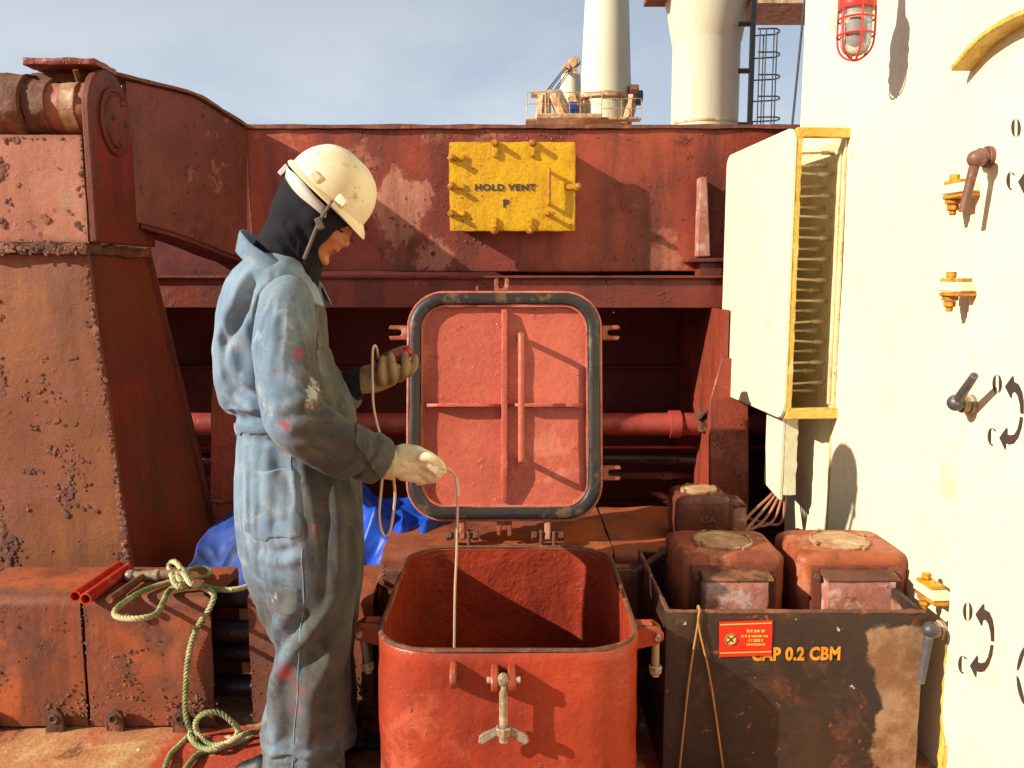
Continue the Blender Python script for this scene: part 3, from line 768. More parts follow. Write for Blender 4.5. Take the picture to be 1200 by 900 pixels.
# ------------------------------------------------------------------ pipe lane covers
ZTOP = 0.412
YBX = 2.42
def cover(x0, x1, y0, y1, label, lugs=(), ztop=ZTOP, seed=0):
    t = thing('pipe_cover', ((x0 + x1) / 2, (y0 + y1) / 2, 0), label, 'pipe cover', 'steel covers over the pipe lane')
    r, th = 0.03, 0.008
    arc = [(y0 + r - r * math.cos(R(a)), ztop - r + r * math.sin(R(a))) for a in range(0, 91, 15)]
    prof = [(y0, 0.012)] + arc + [(y1 - 0.01, ztop + 0.004), (y1, ztop - 0.02), (y1, 0.012)]
    inn = [(y1 - th, 0.012), (y1 - th, ztop - 0.03), (y0 + r, ztop - th), (y0 + th, ztop - r), (y0 + th, 0.012)]
    m = MB()
    nseg = 10
    rings = []
    for k in range(nseg + 1):
        x = x0 + (x1 - x0) * k / nseg
        rings.append([V((x, y, z)) for y, z in prof + inn])
    m.loft(rings)
    m.build('shell', 'cover', t, cut=0.05, rough=0.006, rscale=7)
    for i, x in enumerate(lugs):
        m = MB()
        w, h, yy = 0.052, 0.078, y0 - 0.034
        arc = [(x + w / 2 * math.cos(R(a)) * -1, h - w / 2 + w / 2 * math.sin(R(a))) for a in range(0, 181, 20)]
        pts = [(x - w / 2, -0.004)] + arc + [(x + w / 2, -0.004)]
        m.prism([V((a, yy, b)) for a, b in pts], V((0, 0.014, 0)))
        lg = m.build('lug', 'rust', t, cut=0.015, rough=0.005, rscale=30, bevel=0.003)
        m = MB(); m.cyl((x, yy - 0.002, h - w / 2), (x, yy + 0.004, h - w / 2), 0.010, n=10); m.build('bolt_hole', 'black_steel', lg)
        m = MB(); m.tube([(x + 0.012 * math.cos(k * .7), yy - 0.003, h - w / 2 + 0.012 * math.sin(k * .7)) for k in range(10)], 0.0028, 6, closed=False); m.build('hole_ring', 'rust', lg, rough=0.002, rscale=60)
        m = MB(); m.span((x - w / 2 + .004, yy + 0.014, 0.012), (x - w / 2 + .016, y0 + 0.003, h - 0.02)); m.build('lug_web', 'rust', lg)
    sp = []
    rr = random.Random(seed)
    for k in range(4):
        c = V((rr.uniform(x0 + .05, x1 - .05), y0 - 0.001, rr.uniform(0.1, 0.34)))
        sp.append((c, .014, .016, rr.randint(8, 20), .0055, (1, 0, 0), (0, 0, 1)))
    for x in lugs:
        sp.append((V((x + .05, y0 - .001, .07)), .03, .028, 46, .006, (1, 0, 0), (0, 0, 1)))
        sp.append((V((x - .04, y0 - .001, .06)), .02, .024, 26, .006, (1, 0, 0), (0, 0, 1)))
    for k in range(30):
        sp.append((V((rr.uniform(x0, x1), y0 - .001, rr.uniform(0.03, 0.38))), .002, .002, 1, .004, (1, 0, 0), (0, 0, 1)))
    for x in (x0 + .004, x1 - .004):
        for k in range(16): sp.append((V((x, y0 + .001, rr.uniform(.02, .39))), .003, .01, 3, .005, (1, 0, 0), (0, 0, 1)))
    crust('rust_scale', sp, (0, -1, 0), 'dark_rust', t, seed + 40)
    return t
bx = lambda px: P(px, 780, YBX).x
YBK = PZ(150, 665, ZTOP).y
cover(bx(-190), bx(-48), YBX, YBK, 'rusty orange pipe cover in the far left corner of the picture', (), seed=1)
cover(bx(-45), bx(98), YBX, YBK, 'rusty orange pipe cover at the left edge, one bolt lug showing', (bx(-20), bx(66)), seed=2)
cover(bx(102), bx(249), YBX, YBK, 'rusty orange pipe cover with green rope and loose bars on top', (bx(136), bx(214)), seed=3)
cover(bx(291), bx(436), YBX + .02, YBK + .02, 'rusty orange pipe cover behind the legs of the worker', (bx(412),), seed=4)
YD = 2.80
YE = PZ(722, 594, ZTOP + .01).y
dx = lambda px: PZ(px, 656, ZTOP + .01).x
cover(dx(443), dx(721), YD, YE, 'sunlit rusty pipe cover behind the open hatch', (), ZTOP + .01, seed=5)
cover(dx(724), dx(880), YD, YE, 'rusty pipe cover carrying the small brown vent head', (), ZTOP + .01, seed=6)
# pipes under the covers, seen in the gap left of the worker
lb = ['topmost', 'second', 'third', 'lowest']
for k, (y, z, r) in enumerate(((2.60, 0.345, 0.036), (2.55, 0.255, 0.034), (2.60, 0.165, 0.034), (2.55, 0.075, 0.034))):
    m = MB(); m.cyl((-2.6, y, z), (-.42, y + .0, z), r, n=18)
    recentre(tag(m.build('lane_pipe', 'black_pipe', None, smooth=35), '%s of the dark pipes in the gap between two rusty covers' % lb[k], 'pipe', 'pipes under the covers'))

# loose bars on the covers
def bar(name, mat, p0, p1, r, label, hollow=True):
    p0, p1 = V(p0), V(p1)
    t = thing(name, (p0 + p1) / 2 - V((0, 0, r)), label, 'bar')
    a = (p1 - p0).normalized()
    m = MB()
    m.lathe(p0, a, [(r * .72, .03), (r * .74, 0.0), (r, 0.0), (r, (p1 - p0).length), (r * .74, (p1 - p0).length), (r * .72, (p1 - p0).length - .03)], 20)
    m.build('tube', mat, t)
    m = MB(); m.cyl(p0 + a * .031, p0 + a * .05, r * .71, n=16); m.build('bore', 'black_steel', t)
    return t
ztp = ZTOP + 0.004
r_ = 0.0175
bar('loose_pipe', 'red_pipe', PZ(88, 699, ztp + r_), PZ(139, 664, ztp + r_), r_, 'bright red tube lying on the cover, left of its pair')
bar('loose_pipe', 'red_pipe', PZ(100, 702, ztp + r_), PZ(151, 666, ztp + r_), r_, 'bright red tube lying on the cover, right of its pair')
t = thing('socket_bar', PZ(150, 690, ztp), 'dark brown steel T bar beside the red tubes', 'bar')
m = MB(); m.cyl(PZ(128, 703, ztp + .012), PZ(167, 676, ztp + .014), 0.011, n=14); m.build('shaft', 'rust', t)
m = MB(); m.cyl(PZ(152, 675, ztp + .015), PZ(212, 673, ztp + .015), 0.015, n=14).ball(PZ(153, 675, ztp + .015), .02, 10).cyl(PZ(182, 674, ztp + .015), PZ(186, 674, ztp + .015), .019, n=14); m.build('cross_head', 'grey_bolt', t)

# green rope: three laid strands follow one path
def rope(path, r, name, label):
    path = smooth_path(path, 10)
    # resample evenly
    d = [0.0]
    for a, b in zip(path, path[1:]): d.append(d[-1] + (b - a).length)
    n = int(d[-1] / 0.006)
    pts = []
    j = 0
    for k in range(n + 1):
        s = d[-1] * k / n
        while j < len(d) - 2 and d[j + 1] < s: j += 1
        f = (s - d[j]) / max(d[j + 1] - d[j], 1e-6)
        pts.append(path[j].lerp(path[j + 1], f))
    m = MB()
    x = basis((pts[1] - pts[0]))[0]
    frames = []
    for i, p in enumerate(pts):
        tg = (pts[min(i + 1, n)] - pts[max(i - 1, 0)]).normalized()
        x = (x - tg * x.dot(tg)).normalized()
        frames.append((p, x.copy(), tg.cross(x)))
    for s in range(3):
        q = []
        for i, (p, a, b) in enumerate(frames):
            th = 2 * math.pi * (s / 3 + i * 0.006 / 0.034)
            q.append(p + a * (r * .52 * math.cos(th)) + b * (r * .52 * math.sin(th)))
        m.tube(q, r * .56, 6)
    return recentre(tag(m.build(name, 'rope', None), label, 'rope'))
r_ = 0.0085
zr = ztp + r_ + .002
yfr = YBX - r_ - 0.012
dk = lambda px, py, z=r_ + .006: PZ(px, py, z)
pth = [PZ(210, 664, zr + .02), PZ(222, 676, zr + .03), PZ(202, 681, zr), PZ(165, 694, zr), PZ(138, 712, zr + .004), PZ(136, 722, zr - .004), PZ(158, 725, zr), PZ(182, 720, zr), PZ(191, 706, zr), PZ(198, 692, zr), PZ(212, 686, zr + .01), PZ(232, 687, zr), PZ(250, 696, zr),
       P(246, 712, yfr), P(234, 730, yfr), P(225, 750, yfr), P(220, 775, yfr), P(218, 800, yfr - .005), P(217, 826, yfr - .01), dk(219, 845, .05), dk(224, 858), dk(212, 872), dk(200, 884), dk(192, 905)]
rope(pth, r_, 'rope', 'green and cream rope hanging from the pipe cover to the deck')
pth = [dk(215, 905), dk(232, 884), dk(256, 878), dk(285, 868), dk(298, 858, .03), dk(283, 862, .05), dk(262, 872, .03), dk(244, 872), dk(231, 858, .03), P(230, 845, yfr - .06), P(240, 836, yfr - .07), P(258, 836, yfr - .06), P(272, 846, yfr - .06), dk(279, 856, .03), dk(272, 868, .03), dk(250, 878, .03), dk(232, 874, .02), dk(222, 862, .03)]
rope(pth, r_, 'rope', 'loose coil of green rope lying on the deck beside the worker')
pth = [PZ(205, 683, zr + .01), PZ(198, 664, zr + .01), PZ(204, 658, zr + .03), PZ(213, 667, zr + .03), PZ(222, 682, zr + .01), PZ(212, 689, zr + .03), PZ(203, 680, zr + .04), PZ(214, 672, zr + .05), PZ(224, 684, zr + .05), PZ(236, 686, zr + .02), PZ(252, 690, zr), PZ(272, 691, zr), PZ(290, 687, zr), PZ(301, 679, zr + .01), PZ(303, 669, zr + .03), PZ(296, 668, zr + .02)]
rope(pth, r_, 'rope', 'knotted tangle of rope on top of the pipe cover')
pth = [PZ(212, 676, zr + .035), PZ(222, 668, zr + .04), PZ(236, 665, zr + .02), PZ(246, 670, zr + .01), PZ(240, 676, zr + .01), PZ(226, 676, zr + .03), PZ(214, 681, zr + .045), PZ(208, 674, zr + .045), PZ(214, 668, zr + .045), PZ(220, 676, zr + .05)]
rope(pth, r_ * .9, 'rope', 'short rope end looped through the knot on the cover')

# blue tarpaulins
def tarp(name, outline, label, mat, seed, amp=.03):
    (x0, y0), (x1, y1), hts = outline
    m = MB(); n = 60
    rings = []
    for j in range(n + 1):
        row = []
        for i in range(n + 1):
            u, v = i / n, j / n
            x, y = x0 + (x1 - x0) * u, y0 + (y1 - y0) * v
            z = hts(u, v)
            q = V((x * 4 + seed, y * 4, 0))
            w = 1.5 - 1.9 * abs(mnoise.noise(V((q.x * 1.1 + q.y * .5, q.y * .35, 0)))) - .75 * abs(mnoise.noise(V((q.x * 2.4 - q.y, q.y * .9 + 3, 0)))) - .3 * abs(mnoise.noise(q * 3.5))
            row.append(V((x + amp * mnoise.noise(q * 1.7 + V((9, 0, 0))), y + amp * mnoise.noise(q * 1.9), max(z + amp * 2.2 * (w - .5), .01))))
        rings.append(row)
    m.loft(rings, False, False, closed=False)
    o = m.build(name, mat, None, smooth=50)
    sd = o.modifiers.new('thick', 'SOLIDIFY'); sd.thickness = .003
    return recentre(tag(o, label, 'tarpaulin'))
q = P(270, 640, 2.95)
tarp('tarpaulin', ((P(225, 640, 2.95).x, 2.78), (P(330, 640, 2.95).x, 3.25), lambda u, v: .26 + .16 * math.sin(min(v * 1.2, 1) * 1.57) * math.sin(math.pi * min(.25 + u * .6, 1))), 'dull blue tarpaulin bundled at the foot of the pillar', 'tarp_dirty', 3, .022)
tarp('tarpaulin', ((P(400, 640, 2.95).x, 2.82), (P(545, 640, 2.95).x, 3.4), lambda u, v: .10 + (.36 - .08 * u) * math.sin(min(v * 1.7, 1) * 1.57) * (1 - .5 * max(0, u - .7) / .3)), 'bright blue tarpaulin heaped behind the worker and the hatch', 'tarp', 8, .045)

# ------------------------------------------------------------------ access hatch: coaming, lid, clamps
TW, TY0, TY1, TZ = 0.668, 1.955, 2.765, 0.455
TX = 0.0 + (P(434, 765, TY0).x + P(756, 765, TY0).x) / 2
tyc, td = (TY0 + TY1) / 2, TY1 - TY0
ha = thing('access_hatch', (TX, tyc, 0), 'red oxide deck hatch with rounded corners, its lid standing open', 'hatch')
def ring(w, d, r, z): return [V((TX + x, tyc + y, z)) for x, y in rrect(w, d, r, 9)]
m = MB()
m.loft([ring(TW, td, .15, -.002)] + [ring(TW, td, .15, TZ * k / 8) for k in range(1, 8)] + [ring(TW, td, .15, TZ - .004), ring(TW - .006, td - .006, .147, TZ), ring(TW - .020, td - .020, .14, TZ), ring(TW - .026, td - .026, .137, TZ - .004)], False, False)
m.build('coaming_wall', 'hatch', ha, cut=.035, rough=.005, rscale=7, smooth=60, fix=False)
m = MB()
m.loft([ring(TW - .026, td - .026, .137, TZ - .004 - (TZ - .014) * k / 8) for k in range(9)], False, True)
m.build('inner_wall', 'inner', ha, cut=.035, rough=.004, rscale=8, smooth=60, fix=False)
m = MB(); pr = [p + V((0, 0, .002)) for p in ring(TW - .013, td - .013, .144, TZ)]
m.tube(pr, .0065, 6, closed=True); m.build('rim', 'rust', ha, rough=.0025, rscale=60)

# lid: frame with origin at the hinge line, a across, b up the lid, c out of the inner side towards the camera
LB = P(591, 611, 2.86)
tl = R(10)
la, lb_, lc = V((1, 0, 0)), V((0, math.sin(tl), math.cos(tl))), V((0, -math.cos(tl), math.sin(tl)))
# small turn so that the lid sits as in the photograph
LW, LH = 0.680, 0.800
L = lambda a, b, c: LB + la * a + lb_ * b + lc * c
def lring(w, h, r, c, db=0): return [L(x, y + LH / 2 + db, c) for x, y in rrect(w, h, r, 9)]
m = MB()
m.loft([lring(LW - .01, LH - .01, .125, -.052), lring(LW, LH, .13, -.047), lring(LW, LH, .13, -.002), lring(LW - .004, LH - .004, .128, 0), lring(LW - .014, LH - .014, .123, 0), lring(LW - .016, LH - .016, .122, -.012),
        lring(LW - .100, LH - .100, .086, -.012)], True, False)
lid = m.build('lid', 'lid', ha, smooth=45, fix=False)
m = MB()
m.loft([lring(LW - .100, LH - .100, .086, -.012), lring(LW - .100, LH - .100, .086, .006), lring(LW - .112, LH - .112, .081, .006), lring(LW - .112, LH - .112, .081, -.016)], False, True)
m.build('inner_pan', 'lid', lid, cut=.04, rough=.0035, rscale=9, smooth=45, fix=False)
m = MB()
m.loft([lring(LW - .017, LH - .017, .121, -.013), lring(LW - .019, LH - .019, .120, .010), lring(LW - .030, LH - .030, .115, .016), lring(LW - .088, LH - .088, .091, .016), lring(LW - .098, LH - .098, .087, .009), lring(LW - .0985, LH - .0985, .087, -.013)], False, False)
m.build('gasket', 'gasket', lid, cut=.04, rough=.0025, rscale=16, smooth=60, fix=False)
def rib(p, q, w, h0, h1, side):
    """flat bar on the pan from p to q, its two ends cut back at a slant"""
    p, q, side = V(p), V(q), V(side); d_ = (q - p)
    prof = [p, p + lc * h0, p.lerp(q, .16) + lc * h1, p.lerp(q, .84) + lc * h1, q + lc * h0, q]
    m = MB(); m.prism([x - side * (w / 2) for x in prof], side * w)
    return m.build('rib', 'lid', lid, bevel=.003, cut=.03, rough=.002, rscale=18)
rib(L(0, .066, -.017), L(0, LH - .066, -.017), .019, .026, .050, la)
rib(L(-LW / 2 + .066, LH / 2, -.017), L(-.010, LH / 2, -.017), .012, .018, .048, lb_)
rib(L(LW / 2 - .066, LH / 2, -.017), L(.010, LH / 2, -.017), .012, .018, .048, lb_)
hx, hs = .057, .098
m = MB(); m.tube(smooth_path([L(hx, .215, -.017), L(hx, .212, hs - .03), L(hx, .216, hs - .006), L(hx, .232, hs), L(hx, .42, hs), L(hx, .615, hs), L(hx, .632, hs - .005), L(hx, .637, hs - .03), L(hx, .634, -.017)], 5), .0105, 10)
m.build('handle', 'lid', lid)
def fork(o, out, side, nrm, name='clamp_lug', w=.052, ln=.062, gap=.024, mat='lug'):
    """U-shaped ear: o root centre on the rim, out = outward, side = along the rim"""
    o, out, side, nrm = V(o), V(out), V(side), V(nrm)
    pts = [(-w / 2, 0), (w / 2, 0), (w / 2, ln), (gap / 2, ln + .004)]
    for k in range(1, 6):
        a = math.pi * k / 6
        pts.append((gap / 2 * math.cos(a), ln * .52 - gap / 2 * math.sin(a)))
    pts += [(-gap / 2, ln + .003), (-w / 2, ln - .002)]
    m = MB(); m.prism([o + side * a + out * b - nrm * .009 for a, b in pts], nrm * .020)
    return m.build(name, mat, lid, bevel=.003, seg=2)
h2 = LW / 2
fork(L(-h2, .655, -.025), -la, lb_, lc); fork(L(-h2, .20, -.025), -la, lb_, lc)
fork(L(h2, .655, -.025), la, lb_, lc); fork(L(h2, .165, -.025), la, lb_, lc)
fork(L(-.01, LH, -.025), lb_, la, lc, ln=.045)
m = MB(); m.prism([L(-.100, LH, -.03), L(-.092, LH, -.03), L(-.092, LH + .02, -.03), L(-.100, LH + .014, -.03)], lc * .03); m.build('stop_tab', 'lug', lid)
fork(L(.0, 0, -.025), -lb_, la, lc, ln=.05)
for a in (-.145, .150):
    m = MB(); m.box(L(a, -.03, -.02), (.022, .07, .03), la, lb_, lc); m.build('hinge_eye', 'lug', lid, bevel=.005)
    q = L(a, -.052, -.02)
    hg = MB(); 
    for s in (-1, 1): hg.box(q + la * (s * .022) - V((0, 0, .018)), (.013, .036, .075))
    hg.build('hinge_bracket', 'rust', ha, bevel=.005)
    m = MB(); m.cyl(q - la * .052, q + la * .052, .010, n=12).cyl(q - la * .056, q - la * .036, .017, n=6).cyl(q + la * .036, q + la * .056, .017, n=6); m.build('hinge_bolt', 'rust', ha, bevel=.002)
    m = MB(); m.span((q.x - .04, TY1 - .012, TZ - .05), (q.x + .04, q.y + .03, TZ - .028)); m.build('hinge_shelf', 'hatch', ha, bevel=.004)

# clamps with swing bolts
def swing_bolt(root, hang, L_, wings=None, mat='grey_bolt', pin_ax=(1, 0, 0), ln=.115):
    root, hang = V(root), V(hang).normalized()
    m = MB()
    m.ball(root, .017, 12).cyl(root, root + hang * ln, .0105, n=14)
    b = m.build('swing_bolt', mat, L_)
    m = MB(); q = root + hang * (ln * .76); m.cyl(q, q + hang * .020, .020, .017, 6); n_ = m.build('nut', mat, b, bevel=.002)
    if wings is not None:
        w = V(wings).normalized()
        for s in (-1, 1):
            m = MB(); c = q + hang * .008
            pts = [c + w * (s * .012) - hang * .010, c + w * (s * .012) + hang * .012, c + w * (s * .050) + hang * .036, c + w * (s * .060) + hang * .030, c + w * (s * .058) + hang * .014, c + w * (s * .048) + hang * .006]
            th = w.cross(hang).normalized() * .008
            m.prism([p - th * .5 for p in pts], th); m.build('wing', 'wing', b, bevel=.003)
    m = MB(); pa = V(pin_ax).normalized(); m.cyl(root - pa * .04, root + pa * .04, .008, n=10); m.build('pin', mat, b)
    return b
yf = TY0
def ear(px, py, w, h):
    q = P(px, py, yf); pr = []
    for k in range(9):
        a = R(180 * k / 8); pr.append((yf + .001 - .052 * math.sin(a), q.z + h / 2 * math.cos(a)))
    pr = [(yf + .006, q.z + h / 2)] + pr + [(yf + .006, q.z - h / 2)]
    m = MB(); m.prism([V((q.x - w / 2, y, z)) for y, z in pr], V((w, 0, 0))); return m.build('clamp_ear', 'hatch', ha, bevel=.004)
ear(532, 789, .016, .062); ear(580, 793, .018, .062); ear(600, 793, .020, .062)
swing_bolt(P(590, 797, yf - .036), (0, -.06, -1), ha, (1, 0, 0), ln=.150)
def side_clamp(sgn, yy, hang, z=TZ - .035, mat='hatch', bm='grey_bolt', ln=.115):
    x0 = TX + sgn * TW / 2
    for dy in (-.022, .022):
        pts = [(x0 - sgn * .012, z + .022), (x0 + sgn * .050, z + .026), (x0 + sgn * .072, z + .010), (x0 + sgn * .074, z - .008), (x0 + sgn * .060, z - .022), (x0 - sgn * .012, z - .040)]
        m = MB(); m.prism([V((a, yy + dy - .006, b)) for a, b in pts], V((0, .012, 0))); m.build('clamp_bracket', mat, ha, bevel=.003)
    m = MB(); m.span((x0 - sgn * .004, yy - .016, z + .020), (x0 + sgn * .045, yy + .016, z + .030)); m.build('clamp_web', mat, ha, bevel=.003)
    swing_bolt(V((x0 + sgn * .056, yy, z)), hang, ha, None, bm, (0, 1, 0), ln)
side_clamp(-1, TY0 + .22, (.22, -.3, -1)); side_clamp(1, TY0 + .20, (-.02, -.15, -1))
side_clamp(-1, TY1 - .20, (.05, 0, -1), mat='rust', bm='rust'); side_clamp(1, TY1 - .17, (.80, .15, .55), mat='rust', bm='rust', ln=.15)
# ------------------------------------------------------------------ yellow hold vent cover
hv = thing('hold_vent', (P(600, 271, 3.6).x, 3.7, P(600, 271, 3.6).z), 'bright yellow hold vent cover with black stencilled letters on the red coaming', 'vent cover')
YV = 3.655
v0, v1 = P(527, 271, YV), P(675, 166, YV)
m = MB(); m.span((v0.x, YV, v0.z), (v1.x, YV + .03, v1.z)); m.build('cover_plate', 'yellow', hv, cut=.02, rough=.0025, rscale=24, bevel=.006)
m = MB(); m.span((v0.x + .02, YV + .031, v0.z + .02), (v1.x - .02, YC - .001, v1.z - .02)); m.build('vent_box', 'coaming', hv, bevel=.004)
U = (1, 0, 0); W = (0, 0, 1)
lettering('letters_hold_vent', 'HOLD VENT', P(0, 216, YV).z - P(0, 223.5, YV).z, P(592, 220, YV - .0030), U, W, 'letter_dark', hv, .0016, 1.15, 1.14)
lettering('letter_p', 'P', P(0, 233.5, YV).z - P(0, 242.5, YV).z, P(593, 239, YV - .0030), U, W, 'letter_dark', hv, .0022, 1.15)
def vdog(px, py, horiz, mat='yellow_worn'):
    q = P(px, py, YV - .007)
    s = 1 if (px < 600 or not horiz) else -1
    d = V((s, 0, 0)) if horiz else V((0, 0, -1 if py < 220 else 1))
    sd = V((0, 0, 1)) if horiz else V((1, 0, 0))
    m = MB(); m.box(q + d * .018, (.048, .022, .012), d, sd, d.cross(sd)); k = m.build('cleat', 'yellow', hv, bevel=.004, cut=.012, rough=.003, rscale=50)
    m = MB(); c = q - d * .014
    for i, r in enumerate((.013, .017, .012)):
        m.cyl(c + V((0, .036 - .024 * i, 0)), c + V((0, .014 - .024 * i, 0)), r, n=7)
    m.cyl(c + V((0, .1, 0)), c + V((0, -.034, 0)), .007, n=8)
    m.build('clamp_bolt', mat, k, bevel=.002, cut=.012, rough=.003, rscale=60)
for px, py, hz in ((533, 185, 1), (533, 218, 1), (533, 250, 1), (673, 219, 1), (580, 172, 0), (624, 172, 0), (579, 266, 0), (621, 266, 0)):
    vdog(px, py, hz)
m = MB(); a, b = P(643.5, 201, YV - .035), P(643.5, 237, YV - .035)
m.tube(smooth_path([a + V((0, .035, .004)), a + V((0, .012, .004)), a, b, b + V((0, .012, -.004)), b + V((0, .035, -.004))], 4), .008, 8); m.build('handle', 'yellow_worn', hv)
m = MB(); a = P(641, 251, YV); m.cyl(a + V((0, .01, 0)), a + V((0, -.05, 0)), .010, n=8).box(a + V((.012, -.04, 0)), (.045, .014, .012)); m.build('stub', 'yellow_worn', hv, bevel=.002)
# ------------------------------------------------------------------ white deckhouse wall, right
W0 = V((1.17, 2.29, 0)); WT = V((-.066, 1, 0)).normalized(); WN = V((-1, -.066, 0)).normalized()
PW = lambda px, py, off=0.0: PP(px, py, W0 + WN * off, WN)
wc = PW(917, 640)                                   # far corner
s_far = (wc - W0).dot(WT)
def wl(s, off, z): return W0 + WT * s + WN * off + V((0, 0, z))
dh = thing('deckhouse', wl(0, 0, 0), 'cream white deckhouse wall filling the right side', 'deckhouse')
def wbox(s0, s1, o0, o1, z0, z1): 
    m = MB(); m.hexa([wl(s0, o0, z0), wl(s1, o0, z0), wl(s1, o1, z0), wl(s0, o1, z0), wl(s0, o0, z1), wl(s1, o0, z1), wl(s1, o1, z1), wl(s0, o1, z1)]); return m
m = wbox(-2.6, s_far, 0, -2.5, -.01, 4.2); m.build('wall', 'white', dh, bevel=.012, seg=3, cut=.12, rough=.004, rscale=2)
# faint plate seam and base angle
m = wbox((PW(970, 600) - W0).dot(WT) - .004, (PW(970, 600) - W0).dot(WT) + .004, .0, .004, 0, .95); m.build('seam_weld', 'white_edge', dh, bevel=.001)
# watertight door with rounded corners
sd0 = (PW(1150, 320) - W0).dot(WT)
dw, dz0, dz1 = .82, .05, 1.86
dpts = rrect(dw, dz1 - dz0, .16, 8, sd0 - dw / 2, (dz0 + dz1) / 2)
m = MB(); m.prism([wl(s, -.005, z) for s, z in dpts], WN * .035)
door = m.build('door', 'white', dh, bevel=.008, seg=3)
# arched eyebrow over the door
m = MB(); arc = []
e0 = PW(1138, 84); c_s = (e0 - W0).dot(WT)
pts_e = [(1138, 84), (1152, 68), (1166, 53), (1182, 41), (1204, 28), (1240, 12)]
edge = smooth_path([PW(a, b) for a, b in pts_e], 4)
up = V((0, 0, .014))
m.loft([[p - WN * .004, p - WN * .004 + up, p + WN * .055 + up, p + WN * .055] for p in edge]); m.build('door_eyebrow', 'white_edge', dh, bevel=.003)
# hinge/cleat bolts with dogs
def cleat(px, py, o=.03):
    q = PW(px, py, .05)
    m = MB(); m.box(q, (.10, .05, .024), WT, WN, (0, 0, 1)); c = m.build('cleat_block', 'white', dh, bevel=.004)
    a = q + WT * .030
    m = MB(); m.box(q + V((0, 0, .017)) + WT * .008, (.075, .040, .009), WT, WN, (0, 0, 1)).cyl(a + V((0, 0, .022)), a + V((0, 0, .038)), .013, n=6)
    m.build('bolt_head', 'yellow', c, bevel=.002)
    m = MB(); m.box(q - V((0, 0, .019)) - WT * .004, (.095, .044, .010), WT, WN, (0, 0, 1)).cyl(a - V((0, 0, .024)), a - V((0, 0, .036)), .020, n=6).cyl(a - V((0, 0, .037)), a - V((0, 0, .052)), .015, n=6).cyl(a - V((0, 0, .05)), a - V((0, 0, .064)), .009, n=8)
    m.build('bolt_nut', 'yellow_worn', c, bevel=.002)
cleat(1126, 221); cleat(1122, 336); cleat(1092, 692)
def dog(hub, knee, tip, mat, r=.0105):
    h0 = PW(*hub, .030)
    q = PW(*knee, .085)
    m = MB(); m.cyl(h0 - WN * .002, h0 + WN * .012, .026, n=20).cyl(h0 + WN * .012, h0 + WN * .030, .021, n=20); b = m.build('dog_bush', 'dog_brown' if mat == 'dog_brown' else 'grey_bolt', door, bevel=.002)
    t = PW(*tip, .10)
    m = MB(); m.cyl(h0 + WN * .02, q, .014, n=14).ball(q, .021, 14).cyl(q, t, r * 1.15, r * .9, 12)
    m.build('dog_lever', mat, door)
dog((1160, 184), (1144, 186), (1128, 249), 'dog_brown')
dog((1139, 474), (1120, 472), (1142, 440), 'dog_grey')
dog((1104, 738), (1090, 738), (1079, 800), 'dog_grey')
# stencilled O / C and turning arrows
def flat(name, polys, off=.0335, parent=None):
    m = MB()
    for p in polys: m.add([PW(a, b, off) for a, b in p], [tuple(range(len(p)))])
    return m.build(name, 'letter_dark', parent or door, smooth=0, fix=False)
AR1 = [(1177.3, 453), (1187, 439.5), (1187.3, 446.5), (1193, 450), (1197, 459), (1198.7, 470), (1198.7, 484.5), (1195.5, 484.5), (1195, 475), (1192.5, 464), (1188.5, 458.5), (1185.5, 460), (1184.5, 467)]
AR2 = [(1195, 488.5), (1198, 488.5), (1196.5, 500), (1192.5, 512), (1187, 519.5), (1181, 520.5), (1178.3, 519), (1177.7, 527.5), (1170.8, 513), (1179.9, 500), (1179.7, 508.5), (1184, 510), (1188.5, 509), (1192, 503), (1194, 495)]
def crescent(cx, cy, rx, ry, a0, a1, th):
    o = [(cx + rx * math.cos(R(a)), cy - ry * math.sin(R(a))) for a in np.linspace(a0, a1, 12)]
    i = [(cx + (rx - th * math.sin(math.pi * k / 11) ** .6) * math.cos(R(a)), cy - (ry - th * .25) * math.sin(R(a))) for k, a in enumerate(np.linspace(a0, a1, 12))]
    return o + i[::-1]
def oc_set(dx, dy, sx=1.0, arrows=True, ddx=0):
    f = lambda L_: [(a + dx, b + dy) for a, b in L_]
    flat('letter_o', [f(crescent(1168, 449.5, 5.2, 11.2, 98, 262, 3)), f(crescent(1168, 449.5, 5.2, 11.2, 82, -82, 3))])
    flat('letter_c', [f(crescent(1162.5, 511.5, 5.4, 10.6, 92, 262, 3.4)), f([(1163.5, 501.5), (1166, 503), (1166.3, 506), (1164, 504)]), f([(1160.5, 521), (1163.2, 520), (1163, 521.6), (1161, 522.4)])])
    if arrows:
        flat('open_arrow', [f(AR1)]); flat('close_arrow', [f(AR2)])
oc_set(0, 0); oc_set(-34.5, 267); oc_set(22, -300)
flat('open_arrow', [crescent(1207, 792, 16, 38, 100, 172, 5), crescent(1207, 792, 16, 38, 178, 258, 5)])
# base strip of yellowed paint at the door foot
m = wbox(sd0 + .006, sd0 + .030, -.004, .012, .0, .42); m.build('door_foot_strip', 'white_edge', dh, cut=.03, rough=.006, rscale=30)

